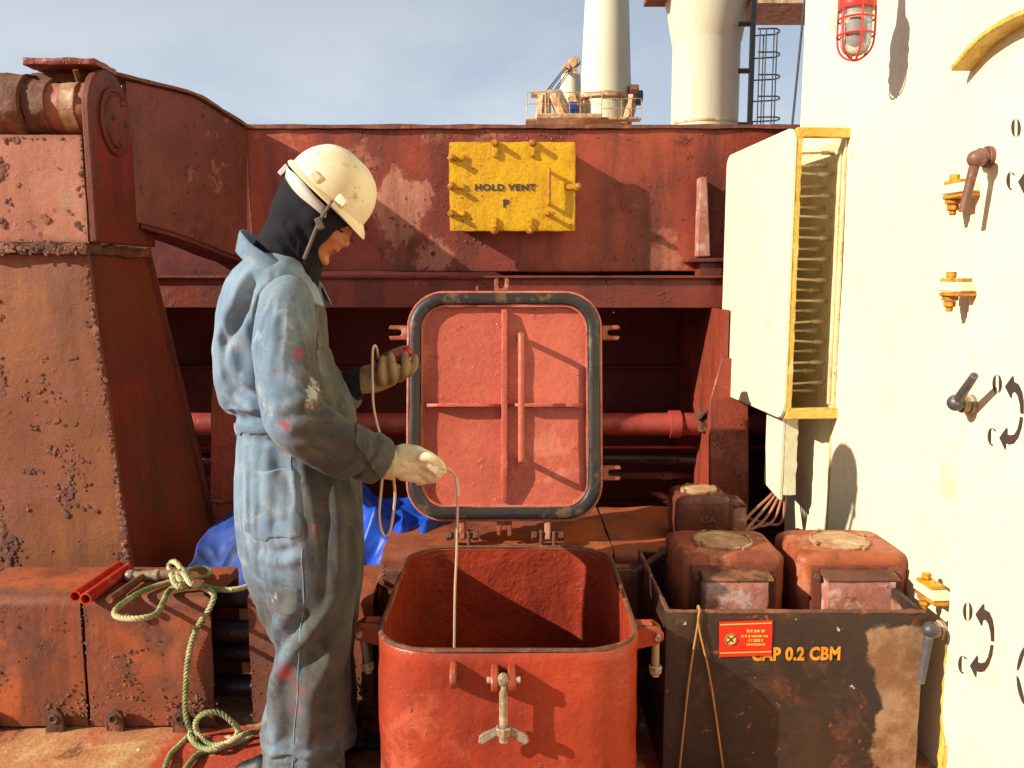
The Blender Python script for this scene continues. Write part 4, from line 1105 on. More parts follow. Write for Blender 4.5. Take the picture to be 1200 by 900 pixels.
# ------------------------------------------------------------------ grease panel standing off the wall
pn = thing('grease_panel', wl((PW(998, 160) - W0).dot(WT), .1, .86), 'cream box panel standing off the wall, rows of small grease tubes inside', 'panel')
s0 = (PW(998, 158) - W0).dot(WT)
zpt, zpb = PP(931, 148, wl(s0, 0, 0), WT).z, PP(915, 492, wl(s0, 0, 0), WT).z
offp = (PP(931, 148, wl(s0, 0, 0), WT) - W0).dot(WN)
s1 = (PP(848, 320, W0 + WN * offp, WN) - W0).dot(WT)
ppts = rrect(s1 - s0, zpt - zpb, .05, 5, (s0 + s1) / 2, (zpt + zpb) / 2)
m = MB(); m.prism([wl(s, offp - .012, z) for s, z in ppts], WN * .014); m.build('cover', 'white', pn, bevel=.003, seg=2)
# rusty yellow lip round the cover
for (sa, sb, za, zb_) in ((s0 + .002, s0 + .010, zpb + .03, zpt - .03), (s1 - .010, s1 - .002, zpb + .05, zpt - .05)):
    m = MB(); m.hexa([wl(sa, offp - .030, za), wl(sb, offp - .030, za), wl(sb, offp - .0125, za), wl(sa, offp - .0125, za), wl(sa, offp - .030, zb_), wl(sb, offp - .030, zb_), wl(sb, offp - .0125, zb_), wl(sa, offp - .0125, zb_)])
    m.build('side_lip', 'white_edge', pn, cut=.02, rough=.004, rscale=30)
for k, (za, zb_) in enumerate(((zpt - .034, zpt - .001), (zpb + .001, zpb + .038))):
    m = wbox(s0 + .001, s0 + .03, offp - .056 if False else -.004, offp - .013, za, zb_); m.build('frame_bar', 'white_edge', pn, bevel=.003)
    m = wbox(s0 + .031, s1 - .02, offp - .060, offp - .013, za + .006, zb_ - .006); m.build('frame_rail', 'panel_in', pn, bevel=.002)
m = wbox(s0 + .02, s0 + .42, .002, .012, zpb + .02, zpt - .03); m.build('mounting_plate', 'panel_in', pn, bevel=.002)
m = wbox(s0 + .035, s0 + .055, .012, .020, zpb + .045, zpt - .06); m.build('mounting_angle', 'panel_in', pn, bevel=.002)
rr = random.Random(4)
n_t = 24
for k in range(n_t):
    z = zpt - .070 - (zpt - zpb - .15) * k / (n_t - 1)
    s = s0 + (.10 if k % 2 == 0 else .155)
    tz = rr.uniform(-.008, .008)
    fo = .062 + rr.uniform(-.008, .008)
    a, b = wl(s, fo, z), wl(s + rr.uniform(-.004, .004), offp - .014, z + tz)
    m = MB(); m.cyl(a, b, .0042, n=8); tb = m.build('grease_tube', 'brass', pn)
    m = MB(); m.cyl(wl(s, .012, z), wl(s, fo - .03, z), .006, n=8).cyl(wl(s, fo - .030, z), wl(s, fo, z), .0075, n=6).cyl(wl(s, fo - .038, z), wl(s, fo - .030, z), .0095, n=8); m.build('fitting', 'brass', tb, bevel=.001)

# plate with cables hanging below the panel
cb = thing('cable_box', PW(905, 582, .10), 'small cream box with cables coming out, under the grease panel', 'cable box')
c0 = PP(917, 492, wl(s0 + .16, 0, 0), WT)
ofb = (c0 - W0).dot(WN)
sA, sB = s0 + .16, (PP(897, 520, W0 + WN * ofb, WN) - W0).dot(WT)
zA, zB = PP(912, 586, wl(sA, 0, 0), WT).z, zpb - .002
zA2 = PP(893, 566, wl(sB, 0, 0), WT).z
m = MB(); m.hexa([wl(sA, ofb, zA), wl(sB, ofb, zA2 ), wl(sB, ofb - .012, zA2), wl(sA, ofb - .012, zA), wl(sA, ofb, zB), wl(sB, ofb, zB), wl(sB, ofb - .012, zB), wl(sA, ofb - .012, zB)])
m.build('plate', 'white', cb, bevel=.002)
m = wbox(sA + .0, sA + .012, ofb - .06, ofb - .013, zA + .02, zB); m.build('side_flange', 'white', cb, cut=.02, rough=.004, rscale=40)
for k in range(5):
    a = wl(sA + .02 + .02 * k, ofb - .03, zA + .02)
    e = PZ(892 - 9 * k, 612 + 5 * k, ZTOP + .02)
    mid = a.lerp(e, .55) + V((.035 - .012 * k, 0, -.05 + .012 * k))
    m = MB(); m.tube(smooth_path([a + V((0, 0, .06)), a, mid, e, e + V((-.06 - .02 * k, .12 - .05 * k, 0))], 6), .0055, 8); m.build('cable', 'cable', cb)

# ------------------------------------------------------------------ caged bulkhead lamp
lp = thing('bulkhead_lamp', PW(1003, 70, .16), 'caged red lamp with frosted glass on the white wall', 'lamp')
lo = PW(1003, 40, .16)
px_m = 0.0
lz = lambda py: PP(1003, py, lo, V((0, -1, 0))).z
gr = .5 * abs(PP(1021, 35, lo, V((0, -1, 0))).x - PP(985, 35, lo, V((0, -1, 0))).x)
zt_, zb2 = lz(10), lz(66)
C = lambda z: V((lo.x, lo.y, z))
m = MB(); m.lathe(C(zb2), (0, 0, 1), [(gr * .05, 0), (gr * .45, .003), (gr * .75, .012), (gr * .93, .030), (gr * .97, .05), (gr * .97, zt_ - zb2)], 24); m.build('lamp_glass', 'glass', lp)
m = MB(); m.lathe(C(zt_ - .004), (0, 0, 1), [(gr * 1.16, 0), (gr * 1.20, .006), (gr * 1.20, .03), (gr * 1.0, .05), (gr * .6, .075), (gr * .5, .12)], 24); m.build('lamp_base', 'lamp_red', lp)
m = MB(); m.tube(smooth_path([C(zt_ + .10), C(zt_ + .16), C(zt_ + .19) - WN * .05, C(zt_ + .19) - WN * .165], 5), gr * .42, 12); m.build('lamp_arm', 'lamp_red', lp)
m = MB(); m.lathe(C(zb2 + .03), (0, 0, 1), [(.004, 0), (gr * .45, .01), (gr * .5, .05), (gr * .3, .075)], 12); m.build('bulb', 'flap', lp)
rc = gr * 1.16
for py in (23, 42):
    z = lz(py); m = MB(); m.tube([C(z) + V((rc * math.cos(a), rc * math.sin(a), 0)) for a in np.linspace(0, 2 * math.pi, 25)[:-1]], .0032, 6, closed=True); m.build('cage_ring', 'lamp_red', lp)
for k in range(6):
    a = k * math.pi / 3 + .45; d = V((math.cos(a), math.sin(a), 0))
    zl = lz(42); zk = lz(71)
    m = MB(); m.tube(smooth_path([C(zt_) + d * rc, C(zl) + d * rc, C(zl + (zk - zl) * .55) + d * rc * .88, C(zl + (zk - zl) * .88) + d * rc * .5, C(zk)], 5), .0032, 6); m.build('cage_bar', 'lamp_red', lp)

# ------------------------------------------------------------------ black spill tank with two vent heads
ZK = .468; TKY = PZ(781, 718, .468).y
k0, k1 = P(781, 718, TKY), P(1090, 718, TKY)
yb_ = PZ(748, 646, ZK).y
tk = thing('spill_tank', ((k0.x + k1.x) / 2, (TKY + yb_) / 2, 0), 'worn black open steel tank against the white wall, yellow lettering on front', 'tank')
x0, x1 = k0.x, k1.x - .012
th = .010
m = MB(); m.span((x0, TKY, .0), (x1, TKY + th, ZK)); m.build('front_plate', 'tank', tk, cut=.03, rough=.0022, rscale=8, bevel=.002)
m = MB(); m.span((x0, TKY + th + .001, 0), (x0 + th, yb_, ZK)); m.build('side_plate', 'tank', tk, cut=.04, rough=.004, rscale=8)
m = MB(); m.span((x1 - th, TKY + th + .001, 0), (x1 - .001, yb_ , ZK)); m.build('side_plate', 'tank', tk, cut=.05, rough=.003)
m = MB(); m.span((x0 + th + .001, yb_ - th, 0), (x1 - th - .001, yb_, ZK)); m.build('back_plate', 'tank', tk, cut=.05, rough=.003)
m = MB(); m.span((x0 + th, TKY + th, .02), (x1 - th, yb_ - th, .03)); m.build('bottom', 'dark_rust', tk)
m = MB(); m.tube([V((x0 + (x1 - x0) * k / 40, TKY + .004, ZK + .001)) for k in range(41)], .0065, 6); m.build('rim', 'rust', tk, rough=.004, rscale=40)
m = MB(); m.tube([V((x0 + .005, TKY + (yb_ - TKY) * k / 30, ZK + .001)) for k in range(31)], .006, 6); m.build('rim', 'rust', tk, rough=.004, rscale=40)
ft = TKY - .0026
lettering('letters_capacity', 'CAP 0.2 CBM', P(0, 757, ft).z - P(0, 772, ft).z, P(933, 767, ft), (1, 0, .012), (0, 0, 1), 'letter_yellow', tk, .0022, .80, 1.06)
# placard
a, b = P(843, 769, ft - .002), P(905, 728, ft - .002)
m = MB(); m.prism([P(843, 729, ft - .002), P(843, 770, ft - .002), P(904, 768, ft - .002), P(905.5, 727, ft - .002)], V((0, .003, 0))); sg = m.build('placard', 'sign_red', tk)
yy = ft - .0035
m = MB()
for py0, py1 in ((732.8, 730.8), (766, 764.3)): m.add([P(844, py0, yy), P(904, py1, yy), P(904, py1 - 1.3, yy), P(844, py0 - 1.3, yy)], [(0, 1, 2, 3)])
m.build('placard_border', 'sign_yellow', sg, smooth=0)
m = MB(); c = P(856.5, 749.5, yy); rr_ = .0165
m.add([c + V((rr_ * math.cos(k * .262), 0, rr_ * math.sin(k * .262))) for k in range(24)], [tuple(range(24))]); m.build('placard_symbol', 'sign_yellow', sg, smooth=0)
m = MB(); c2 = c - V((0, .0006, 0))
m.tube([c2 + V((.0145 * math.cos(k * .262), 0, .0145 * math.sin(k * .262))) for k in range(24)], .0011, 4, closed=True)
m.box(c2, (.028, .0008, .003), (.7, 0, .7), (0, 1, 0), (-.7, 0, .7)).box(c2 + V((-.001, -.0002, .001)), (.018, .0008, .004), (.7, 0, -.7), (0, 1, 0), (.7, 0, .7)); m.build('placard_symbol_bar', 'letter_dark', sg, smooth=0)
rr2 = random.Random(2)
m = MB()
for py, xa, xb, hh in ((739.5, 875, 896, 3.2), (745.5, 869, 899, 2.6), (750.5, 877, 893, 3.2), (755.3, 875, 895, 2.4)):
    x = xa
    while x < xb:
        w = rr2.uniform(1.2, 2.4)
        for g in range(2):
            h0 = py + (g - .5) * hh * .55
            m.add([P(x, h0 + hh * .2, yy), P(x + w, h0 + hh * .2, yy), P(x + w, h0 - hh * .2, yy), P(x, h0 - hh * .2, yy)], [(0, 1, 2, 3)])
        m.add([P(x + w * .4, py + hh * .5, yy - .0003), P(x + w * .7, py + hh * .5, yy - .0003), P(x + w * .7, py - hh * .5, yy - .0003), P(x + w * .4, py - hh * .5, yy - .0003)], [(0, 1, 2, 3)])
        x += w + rr2.choice((.5, .6, 1.6))
m.build('placard_print', 'sign_yellow', sg, smooth=0)
# twine tied over the edge
tw = thing('twine', P(818, 724, ft - .01), 'tan twine looped over the tank edge and hanging down its front', 'twine')
for e in ((796, 905), (848, 905)):
    m = MB(); q = P(818, 718, TKY + .01); m.tube(smooth_path([V((q.x, TKY + .022, ZK - .05)), V((q.x, TKY + .016, ZK + .009)), V((q.x, TKY - .006, ZK + .009)), P(817 if e[0] < 800 else 819, 735, ft - .006), P((818 + e[0]) / 2, 800, ft - .008), P(*e, ft - .010)], 6), .0028, 6); m.build('strand', 'twine', tw)

def vent_head(c, w, d, h, z0, label, front='-y', mat='vent', text=None, cap=True):
    """cast air-vent head: rounded box, round lid with lugs, framed box with flap on one side"""
    c = V(c)
    t = thing('vent_head', (c.x, c.y, 0 if z0 < .3 else z0), label, 'vent head', 'cast vent heads on tank air pipes')
    ex, ey = (V((1, 0, 0)), V((0, 1, 0))) if front == '-y' else (V((0, 1, 0)), V((-1, 0, 0)))      # ey points away from the flap side
    q = lambda x, y, z: V((c.x, c.y, 0)) + ex * x + ey * y + V((0, 0, z))
    rr = lambda w_, d_, r, z: [q(x, y, z) for x, y in rrect(w_, d_, r, 7)]
    k = .026
    rings = [rr(w * .93, d * .93, .04, z0 + .0), rr(w * .97, d * .97, .05, z0 + .02), rr(w, d, .042, z0 + .05), rr(w, d, .042, z0 + h - k)]
    for a in (20, 40, 60, 80): rings.append(rr(w - 2 * k * (1 - math.cos(R(a))), d - 2 * k * (1 - math.cos(R(a))), .042, z0 + h - k + k * math.sin(R(a))))
    rings.append(rr(w - 2 * k, d - 2 * k, .034, z0 + h))
    m = MB(); m.loft(rings); m.build('casing', mat, t, cut=.03, rough=.003, rscale=12, smooth=60)
    rl = min(w, d) * .335
    m = MB(); m.lathe(q(0, .0, z0 + h - .004), (0, 0, 1), [(rl * .98, 0), (rl, .004), (rl, .009), (rl * .96, .012), (rl * .90, .012), (rl * .88, .010), (rl * .2, .013)], 32)
    for a in (.4, 2.0, 3.6, 5.2):
        o = q(rl * math.cos(a), rl * math.sin(a), z0 + h + .003); m.box(o, (.020, .016, .010), (math.cos(a), math.sin(a), 0), (-math.sin(a), math.cos(a), 0))
    m.build('round_lid', 'vent_cap', t)
    fw, fh, y0 = w * .62, h * .66, -d / 2
    m = MB(); zf = z0 + h * .22
    m.hexa([q(-fw * .64, y0 - .008, zf), q(fw * .64, y0 - .008, zf), q(fw * .64, y0 + .02, zf), q(-fw * .64, y0 + .02, zf), q(-fw * .64, y0 - .008, zf + fh), q(fw * .64, y0 - .008, zf + fh), q(fw * .64, y0 + .02, zf + fh), q(-fw * .64, y0 + .02, zf + fh)])
    m.build('flange', 'vent_side', t, bevel=.004, cut=.02, rough=.003, rscale=30)
    m = MB(); pr = [(-fw / 2, y0 - .009), (-fw / 2 + .003, y0 - .062), (fw / 2 - .012, y0 - .062), (fw / 2, y0 - .009)]
    m.prism([q(x, y, zf - .01) for x, y in pr], V((0, 0, fh - .018))); m.build('flap_box', 'flap', t, bevel=.004, cut=.02, rough=.003, rscale=25)
    m = MB(); m.hexa([q(-fw / 2 - .003, y0 - .064, zf + fh - .026), q(fw / 2 + .003, y0 - .064, zf + fh - .026), q(fw / 2 + .003, y0 - .006, zf + fh - .026), q(-fw / 2 - .003, y0 - .006, zf + fh - .026), q(-fw / 2 - .003, y0 - .060, zf + fh - .019), q(fw / 2 + .003, y0 - .060, zf + fh - .019), q(fw / 2 + .003, y0 - .006, zf + fh - .010), q(-fw / 2 - .003, y0 - .006, zf + fh - .010)])
    m.build('flap_hood', 'rust', t, bevel=.002)
    for s in (-1, 1):
        m = MB(); o = q(s * fw * .57, y0 - .008, zf + fh * .82); m.cyl(o, o - ey * .014, .010, n=6).cyl(o, o - ey * .022, .006, n=8); m.build('bolt', 'rust', t)
    m = MB(); m.cyl(q(0, 0, max(z0 - .45, .025)), q(0, 0, z0 + .01), .07, n=20); m.build('pipe', mat, t)
    return t
a, b = P(797, 690, 2.40), P(923, 690, 2.40)
va = vent_head(((a.x + b.x) / 2, 2.545, 0), b.x - a.x, .27, .26, P(0, 637, 2.52).z - .26, 'rusty vent head in the black tank, left of the two', 'y' if False else '-y')
a, b = P(937, 690, 2.40), P(1070, 690, 2.40)
vb = vent_head(((a.x + b.x) / 2, 2.545, 0), b.x - a.x, .27, .26, P(0, 637, 2.52).z - .26, 'rusty vent head in the black tank, next to the white wall')
zv = ZTOP + .016
a = PZ(793, 636, zv); b = PZ(858, 636, zv)
wv = b.x - a.x
hv_ = P(0, 575, a.y + .1).z - zv
vc = vent_head(((a.x + b.x) / 2, a.y + .11, 0), .20, wv, hv_, zv, 'small brown vent head standing on the pipe cover', 'x', 'vent_side')
lettering('letters_size', '65A', .024, V(((a.x + b.x) / 2 + .01, a.y + .110 - .1 - .004, zv + hv_ * .5)), (1, 0, 0), (0, 0, 1), 'dark_rust', vc, .001)

# ------------------------------------------------------------------ cranes beyond the coaming
def cr(px, py, Y): return P(px, py, Y)
Y1 = 34.0
c1 = thing('deck_crane', (cr(710, 150, Y1).x, Y1, 0), 'cream crane mast with a rust stained platform round its foot', 'crane')
ctr = cr(710, 100, Y1)
pxm = Y1 / FPX
m = MB(); zz_ = lambda py: cr(710, py, Y1).z
m.lathe((ctr.x, Y1, zz_(113)), (0, 0, 1), [(28.5 * pxm, 0), (28 * pxm, .6), (24.5 * pxm, zz_(0) - zz_(113)), (22 * pxm, zz_(-160) - zz_(113)), (18 * pxm, zz_(-165) - zz_(113))], 40); m.build('mast', 'crane', c1)
m = MB(); m.lathe((ctr.x, Y1, zz_(119)), (0, 0, 1), [(26 * pxm, 0), (29.5 * pxm, .05), (29.5 * pxm, (6 * pxm)), (28.5 * pxm, 6.5 * pxm)], 40); m.build('slewing_ring', 'crane_rust', c1)
m = MB(); m.lathe((ctr.x, Y1, -.02), (0, 0, 1), [(26 * pxm, 0), (26 * pxm, zz_(119))], 40); m.build('pedestal', 'crane', c1)
m = MB(); m.span((cr(628, 0, Y1).x, Y1 - 1.6, zz_(147.5)), (cr(702, 0, Y1).x, Y1 + 1.2, zz_(142))).span((cr(616, 0, Y1).x, Y1 - 1.0, zz_(146)), (cr(632, 0, Y1).x, Y1 + .6, zz_(143.5))).span((cr(700, 0, Y1).x, Y1 - 1.4, zz_(148)), (cr(748, 0, Y1).x, Y1 - .9, zz_(145))); m.build('platform', 'crane_rust', c1, bevel=.02)
def rail(x0, x1, y, za, zb__, n, parent):
    m = MB()
    for z in (za + (zb__ - za) * .5, zb__): m.cyl((x0, y, z), (x1, y, z), .014, n=6)
    for k in range(n + 1): m.cyl((x0 + (x1 - x0) * k / n, y, za), (x0 + (x1 - x0) * k / n, y, zb__), .014, n=6)
    return m.build('railing', 'crane_rust', parent)
rail(cr(617, 0, Y1).x, cr(702, 0, Y1).x, Y1 - 1.5, zz_(144), zz_(118), 7, c1)
rail(cr(702, 0, Y1).x, cr(747, 0, Y1).x, Y1 - 1.5, zz_(147), zz_(125), 4, c1)
def strut(pts, r, mat='crane_rust', name='jib_strut'):
    m = MB(); m.tube([cr(a, b, Y1 - .6) for a, b in pts], r, 8); return m.build(name, mat, c1)
strut([(634, 142), (636, 112)], .22); strut([(640, 142), (639, 110)], .20); strut([(622, 111), (650, 110)], .12); strut([(650, 110), (656, 122), (664, 141)], .30); strut([(679, 142), (677, 125), (673, 112)], .26); strut([(642, 111), (650, 110), (652, 118)], .2)
strut([(733, 146), (738, 130), (741, 112)], .22); strut([(738, 106), (748, 106)], .22, 'dark_rust')
m = MB(); q = cr(749, 113, Y1 - .6); m.cyl(q - V((.12, 0, 0)), q + V((.12, 0, 0)), .22, n=14).box(q + V((0, 0, -.1)), (.16, .3, .42)); m.build('winch_sheave', 'black_steel', c1)
m = MB(); q = cr(671, 127, Y1 - 1.0); m.box(q, (.34, .2, .46)); m.build('control_box', M['tarp_dirty'], c1, bevel=.02)
Y2 = 46.0
c2 = thing('deck_crane', (cr(669, 150, Y2).x, Y2, 0), 'short cream crane post with sheaves, half behind the tall mast', 'crane')
q = cr(669, 87, Y2); pm2 = Y2 / FPX
m = MB(); m.lathe((q.x, Y2, 0), (0, 0, 1), [(15 * pm2, 0), (14.5 * pm2, cr(0, 140, Y2).z), (10.5 * pm2, cr(0, 88, Y2).z), (6 * pm2, cr(0, 86, Y2).z)], 28); m.build('post', 'crane', c2)
m = MB()
for (px, py), r in (((671, 74), .26), ((675, 72), .22), ((664, 80), .22)): 
    w = cr(px, py, Y2); m.cyl(w - V((.05, .2, 0)), w + V((.05, .2, 0)), r, n=12)
m.box(cr(672, 83, Y2), (.42, .4, .4)); m.build('sheave_head', 'crane_rust', c2)
for d in (0, 3, 9, 12):
    m = MB(); m.cyl(cr(663 + d * .3, 78 + d * .6, Y2), cr(637 + d, 111, Y1), .028, n=5); m.build('wire', 'black_steel', c2)
Y3 = 26.0
c3 = thing('crane_post', (cr(826, 150, Y3).x, Y3, 0), 'thick cream crane post flaring out towards its top', 'crane')
q = cr(826.5, 100, Y3); pm3 = Y3 / FPX; z3 = lambda py: cr(0, py, Y3).z
m = MB(); m.lathe((q.x, Y3, 0), (0, 0, 1), [(37.5 * pm3, 0), (37.5 * pm3, z3(52)), (38.5 * pm3, z3(50)), (44.5 * pm3, z3(14)), (47 * pm3, z3(2)), (48 * pm3, z3(-8)), (48 * pm3, z3(-60)), (40 * pm3, z3(-62))], 56); m.build('post', 'crane', c3)
m = MB(); m.lathe((q.x, Y3, z3(148)), (0, 0, 1), [(38.3 * pm3, 0), (38.3 * pm3, .06)], 48); m.build('base_ring', 'crane_rust', c3)
m = MB(); m.span((cr(874, 0, Y3).x, Y3 - 1.0, z3(13)), (cr(1010, 0, Y3).x, Y3 + 1.0, z3(-60))); m.build('crane_house', 'crane', c3, bevel=.03)
m = MB(); m.span((cr(870, 0, Y3).x, Y3 - 1.05, z3(17)), (cr(1012, 0, Y3).x, Y3 + 1.05, z3(13.2))); m.build('house_floor', 'crane_rust', c3)
m = MB(); m.span((cr(757, 0, Y3).x, Y3 - .5, z3(2)), (cr(784, 0, Y3).x, Y3 + .5, z3(-6))); m.build('gallery', 'dark_rust', c3, bevel=.02)
ld = thing('caged_ladder', (cr(885, 150, Y3 - 1).x, Y3 - 1, 0), 'black ladder with safety hoops beside the thick crane post', 'ladder')
YL = Y3 - 1.0
m = MB(); m.box(cr(882, 40, YL), (.13, .13, 6.0)); m.build('rail', 'black_steel', ld)
for py in (27, 82, 145):
    m = MB(); m.cyl(cr(865, py, YL), cr(882, py, YL), .05, n=6).cyl(cr(865, py + 3, YL), cr(882, py + 3, YL), .03, n=6); m.build('bracket', 'black_steel', ld)
for py in (38, 65, 91, 116, 140):
    m = MB(); z = cr(0, py, YL).z
    m.tube([V((cr(884, py, YL).x, YL - .35, z)), V((cr(905, py, YL).x, YL - .38, z)), V((cr(911, py, YL).x, YL - .2, z)), V((cr(913, py, YL).x, YL, z)), V((cr(911, py, YL).x, YL + .2, z)), V((cr(884, py, YL).x, YL + .35, z))], .022, 6); m.build('hoop', 'black_steel', ld)
for px, dy in ((888, -.36), (895, -.37), (904, -.38), (911, -.1), (900, .3)):
    m = MB(); m.cyl(V((cr(px, 0, YL).x, YL + dy, cr(0, 38, YL).z)), V((cr(px, 0, YL).x, YL + dy, 0)), .018, n=6); m.build('hoop_strap', 'black_steel', ld)
m = MB(); m.cyl(cr(944, -10, 12), cr(928, 150, 12), .016, n=6).cyl(cr(928, 150, 12), V((cr(927, 150, 12).x, 12, 0)), .016, n=6)
tag(m.build('stay_wire', 'black_steel', None), 'thin dark stay wire rising beside the white deckhouse', 'wire')
# ------------------------------------------------------------------ the worker
YP = 2.20
DG = lambda: bpy.context.evaluated_depsgraph_get()
def remesh(mb, voxel, smooth_it=6, smooth_f=.5):
    """union of overlapping shapes as one continuous surface -> (verts, quads)"""
    me = bpy.data.meshes.new('tmp')
    bm = bmesh.new()
    vs = [bm.verts.new(p) for p in mb.v]
    for f in mb.f:
        try: bm.faces.new([vs[i] for i in f])
        except ValueError: pass
    bmesh.ops.recalc_face_normals(bm, faces=bm.faces)
    bm.to_mesh(me); bm.free()
    ob = bpy.data.objects.new('tmp', me); COL.objects.link(ob)
    r = ob.modifiers.new('r', 'REMESH'); r.mode = 'VOXEL'; r.voxel_size = voxel; r.adaptivity = 0
    if smooth_it:
        s = ob.modifiers.new('s', 'SMOOTH'); s.iterations = smooth_it; s.factor = smooth_f
    out = bpy.data.meshes.new_from_object(ob.evaluated_get(DG()))
    bpy.data.objects.remove(ob)
    return out
def arrays(me):
    n = len(me.vertices)
    co = np.empty(n * 3); me.vertices.foreach_get('co', co)
    no = np.empty(n * 3); me.vertices.foreach_get('normal', no)
    return co.reshape(-1, 3), no.reshape(-1, 3)
def put(me, co): me.vertices.foreach_set('co', co.ravel()); me.update()
def to_px(co):
    c, s = math.cos(TILT), math.sin(TILT)
    x, y, z = co[:, 0], co[:, 1], co[:, 2] - EYE
    d = y * c - z * s
    h = z * c + y * s
    return 600 + FPX * x / d, 450 - FPX * h / d
def seg_dist(px, py, line):
    """distance in px to a polyline and position 0..1 along it"""
    best = np.full(px.shape, 1e9); pos = np.zeros(px.shape)
    n = len(line) - 1
    for i in range(n):
        ax, ay = line[i]; bx_, by_ = line[i + 1]
        dx_, dy_ = bx_ - ax, by_ - ay
        t = np.clip(((px - ax) * dx_ + (py - ay) * dy_) / (dx_ * dx_ + dy_ * dy_ + 1e-9), 0, 1)
        d = np.hypot(px - ax - t * dx_, py - ay - t * dy_)
        m_ = d < best
        best[m_] = d[m_]; pos[m_] = (i + t[m_]) / n
    return best, pos
def mesh_obj(name, me, mat, parent, smooth=True):
    me.materials.clear(); me.materials.append(M[mat] if isinstance(mat, str) else mat)
    o = bpy.data.objects.new(name, me); COL.objects.link(o)
    me.transform(Matrix.Translation(-parent_loc(parent)))
    o.parent = parent
    if smooth: me.shade_smooth()
    return o

# --- materials
def cloth_mat():
    t = NT('dirty_blue_coverall_cloth')
    at = lambda n: (lambda a: (setattr(a, 'attribute_name', n), a.outputs['Fac'])[1])(t.n.new('ShaderNodeAttribute'))
    dirt_shade, red = at('dirt'), at('red')  # first mask holds soiling together with painted side shade
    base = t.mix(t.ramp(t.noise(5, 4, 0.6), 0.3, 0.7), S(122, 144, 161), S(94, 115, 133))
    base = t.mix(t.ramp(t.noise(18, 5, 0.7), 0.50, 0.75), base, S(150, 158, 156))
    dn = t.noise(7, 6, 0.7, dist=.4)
    dm = t.ramp(t.math('ADD', dirt_shade, t.math('MULTIPLY', t.math('SUBTRACT', dn, 0.5), 1.3)), 0.20, 0.80)
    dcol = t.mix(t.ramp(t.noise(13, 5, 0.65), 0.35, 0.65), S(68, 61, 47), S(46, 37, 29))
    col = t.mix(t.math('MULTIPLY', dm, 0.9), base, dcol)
    st = t.noise(3.6, 7, 0.72, dist=.7)
    col = t.mix(t.math('MULTIPLY', t.math('MULTIPLY', t.ramp(st, .46, .64), t.ramp(dirt_shade, .05, .4)), .75), col, S(92, 88, 78))
    st2 = t.noise(9, 6, 0.75, t.mapped((1, 1, .6)), dist=.5)
    col = t.mix(t.math('MULTIPLY', t.math('MULTIPLY', t.ramp(st2, .52, .66), t.ramp(dirt_shade, .05, .4)), .6), col, S(78, 70, 62))
    rm = t.ramp(t.math('ADD', red, t.math('MULTIPLY', t.math('SUBTRACT', t.noise(85, 5, 0.8), 0.5), 2.6)), 0.45, 0.80)
    col = t.mix(t.math('MULTIPLY', rm, .75), col, S(158, 52, 44))
    wm = t.math('MULTIPLY', t.ramp(t.math('ADD', at('chalk'), t.math('MULTIPLY', t.math('SUBTRACT', t.noise(50, 6, .78), .5), 2.2)), .45, .85), .7)
    col = t.mix(wm, col, S(186, 190, 190))
    sp = t.math('MULTIPLY', t.ramp(t.noise(120, 3, 0.65), 0.70, 0.76), t.ramp(dn, .42, .55))
    col = t.mix(sp, col, S(206, 196, 168))
    fold = t.noise(26, 4, 0.6, t.mapped((1, 1, .55)))
    n = t.bump(fold, .22, .010)
    n = t.bump(t.noise(420, 2, 0.5), .28, .0015, n)
    t.b.inputs['Sheen Weight'].default_value = .12
    return t.done(col, .86, n, 0, .2)
M['cloth'] = cloth_mat()
M['hood'] = plain('black_knit_hood', S(30, 30, 34), .85, .15, .5, 260, spec=.2)
M['strap'] = plain('grey_brown_chin_strap', S(92, 80, 74), .75, .2, .4, 200)
M['band'] = plain('white_plastic_headband', S(206, 202, 190), .4, .08)
def skin_mat():
    t = NT('tanned_skin')
    c = t.mix(t.ramp(t.noise(22, 4, .6), .35, .7), S(182, 118, 76), S(160, 94, 60))
    t.b.inputs['Subsurface Weight'].default_value = .12
    t.b.inputs['Subsurface Radius'].default_value = (.02, .008, .004)
    return t.done(c, .5, t.bump(t.noise(240, 3, .6), .15, .001))
M['skin'] = skin_mat()
def helmet_mat():
    t = NT('scuffed_cream_hard_hat')
    c = t.mix(t.ramp(t.noise(6, 4, .6), .35, .7), S(226, 218, 192), S(214, 194, 146))
    c = t.mix(t.ramp(t.noise(16, 6, .72), .58, .70), c, S(176, 138, 80))
    c = t.mix(t.ramp(t.noise(60, 3, .6), .68, .72), c, S(110, 82, 54))
    return t.done(c, t.ramp(t.noise(20, 4, .6), .3, .7, .28, .6), t.bump(t.noise(90, 4, .6), .12, .002))
M['helmet'] = helmet_mat()
def glove_mat(name, a, b, d):
    t = NT(name)
    c = t.mix(t.ramp(t.noise(16, 5, .65), .38, .66), a, b)
    c = t.mix(t.ramp(t.noise(45, 4, .7), .58, .72), c, d)
    wv = t.n.new('ShaderNodeTexWave'); wv.inputs['Scale'].default_value = 130; wv.inputs['Distortion'].default_value = 1.5
    t.link(t.raw, wv.inputs['Vector'])
    n = t.bump(wv.outputs['Fac'], .35, .0012)
    n = t.bump(t.noise(300, 3, .6), .4, .0015, n)
    return t.done(c, .9, n, 0, .15)
M['glove_w'] = glove_mat('cream_knit_glove', S(216, 204, 172), S(198, 182, 144), S(150, 128, 94))
M['glove_d'] = glove_mat('soiled_tan_knit_glove', S(160, 136, 100), S(134, 108, 76), S(98, 76, 54))
M['lash'] = plain('dark_lashes', S(34, 22, 18), .7, .1)
M['shoe'] = plain('black_safety_shoe', S(28, 27, 28), .5, .15, .3, 60)
M['lips'] = plain('lips', S(160, 88, 66), .45, .1)

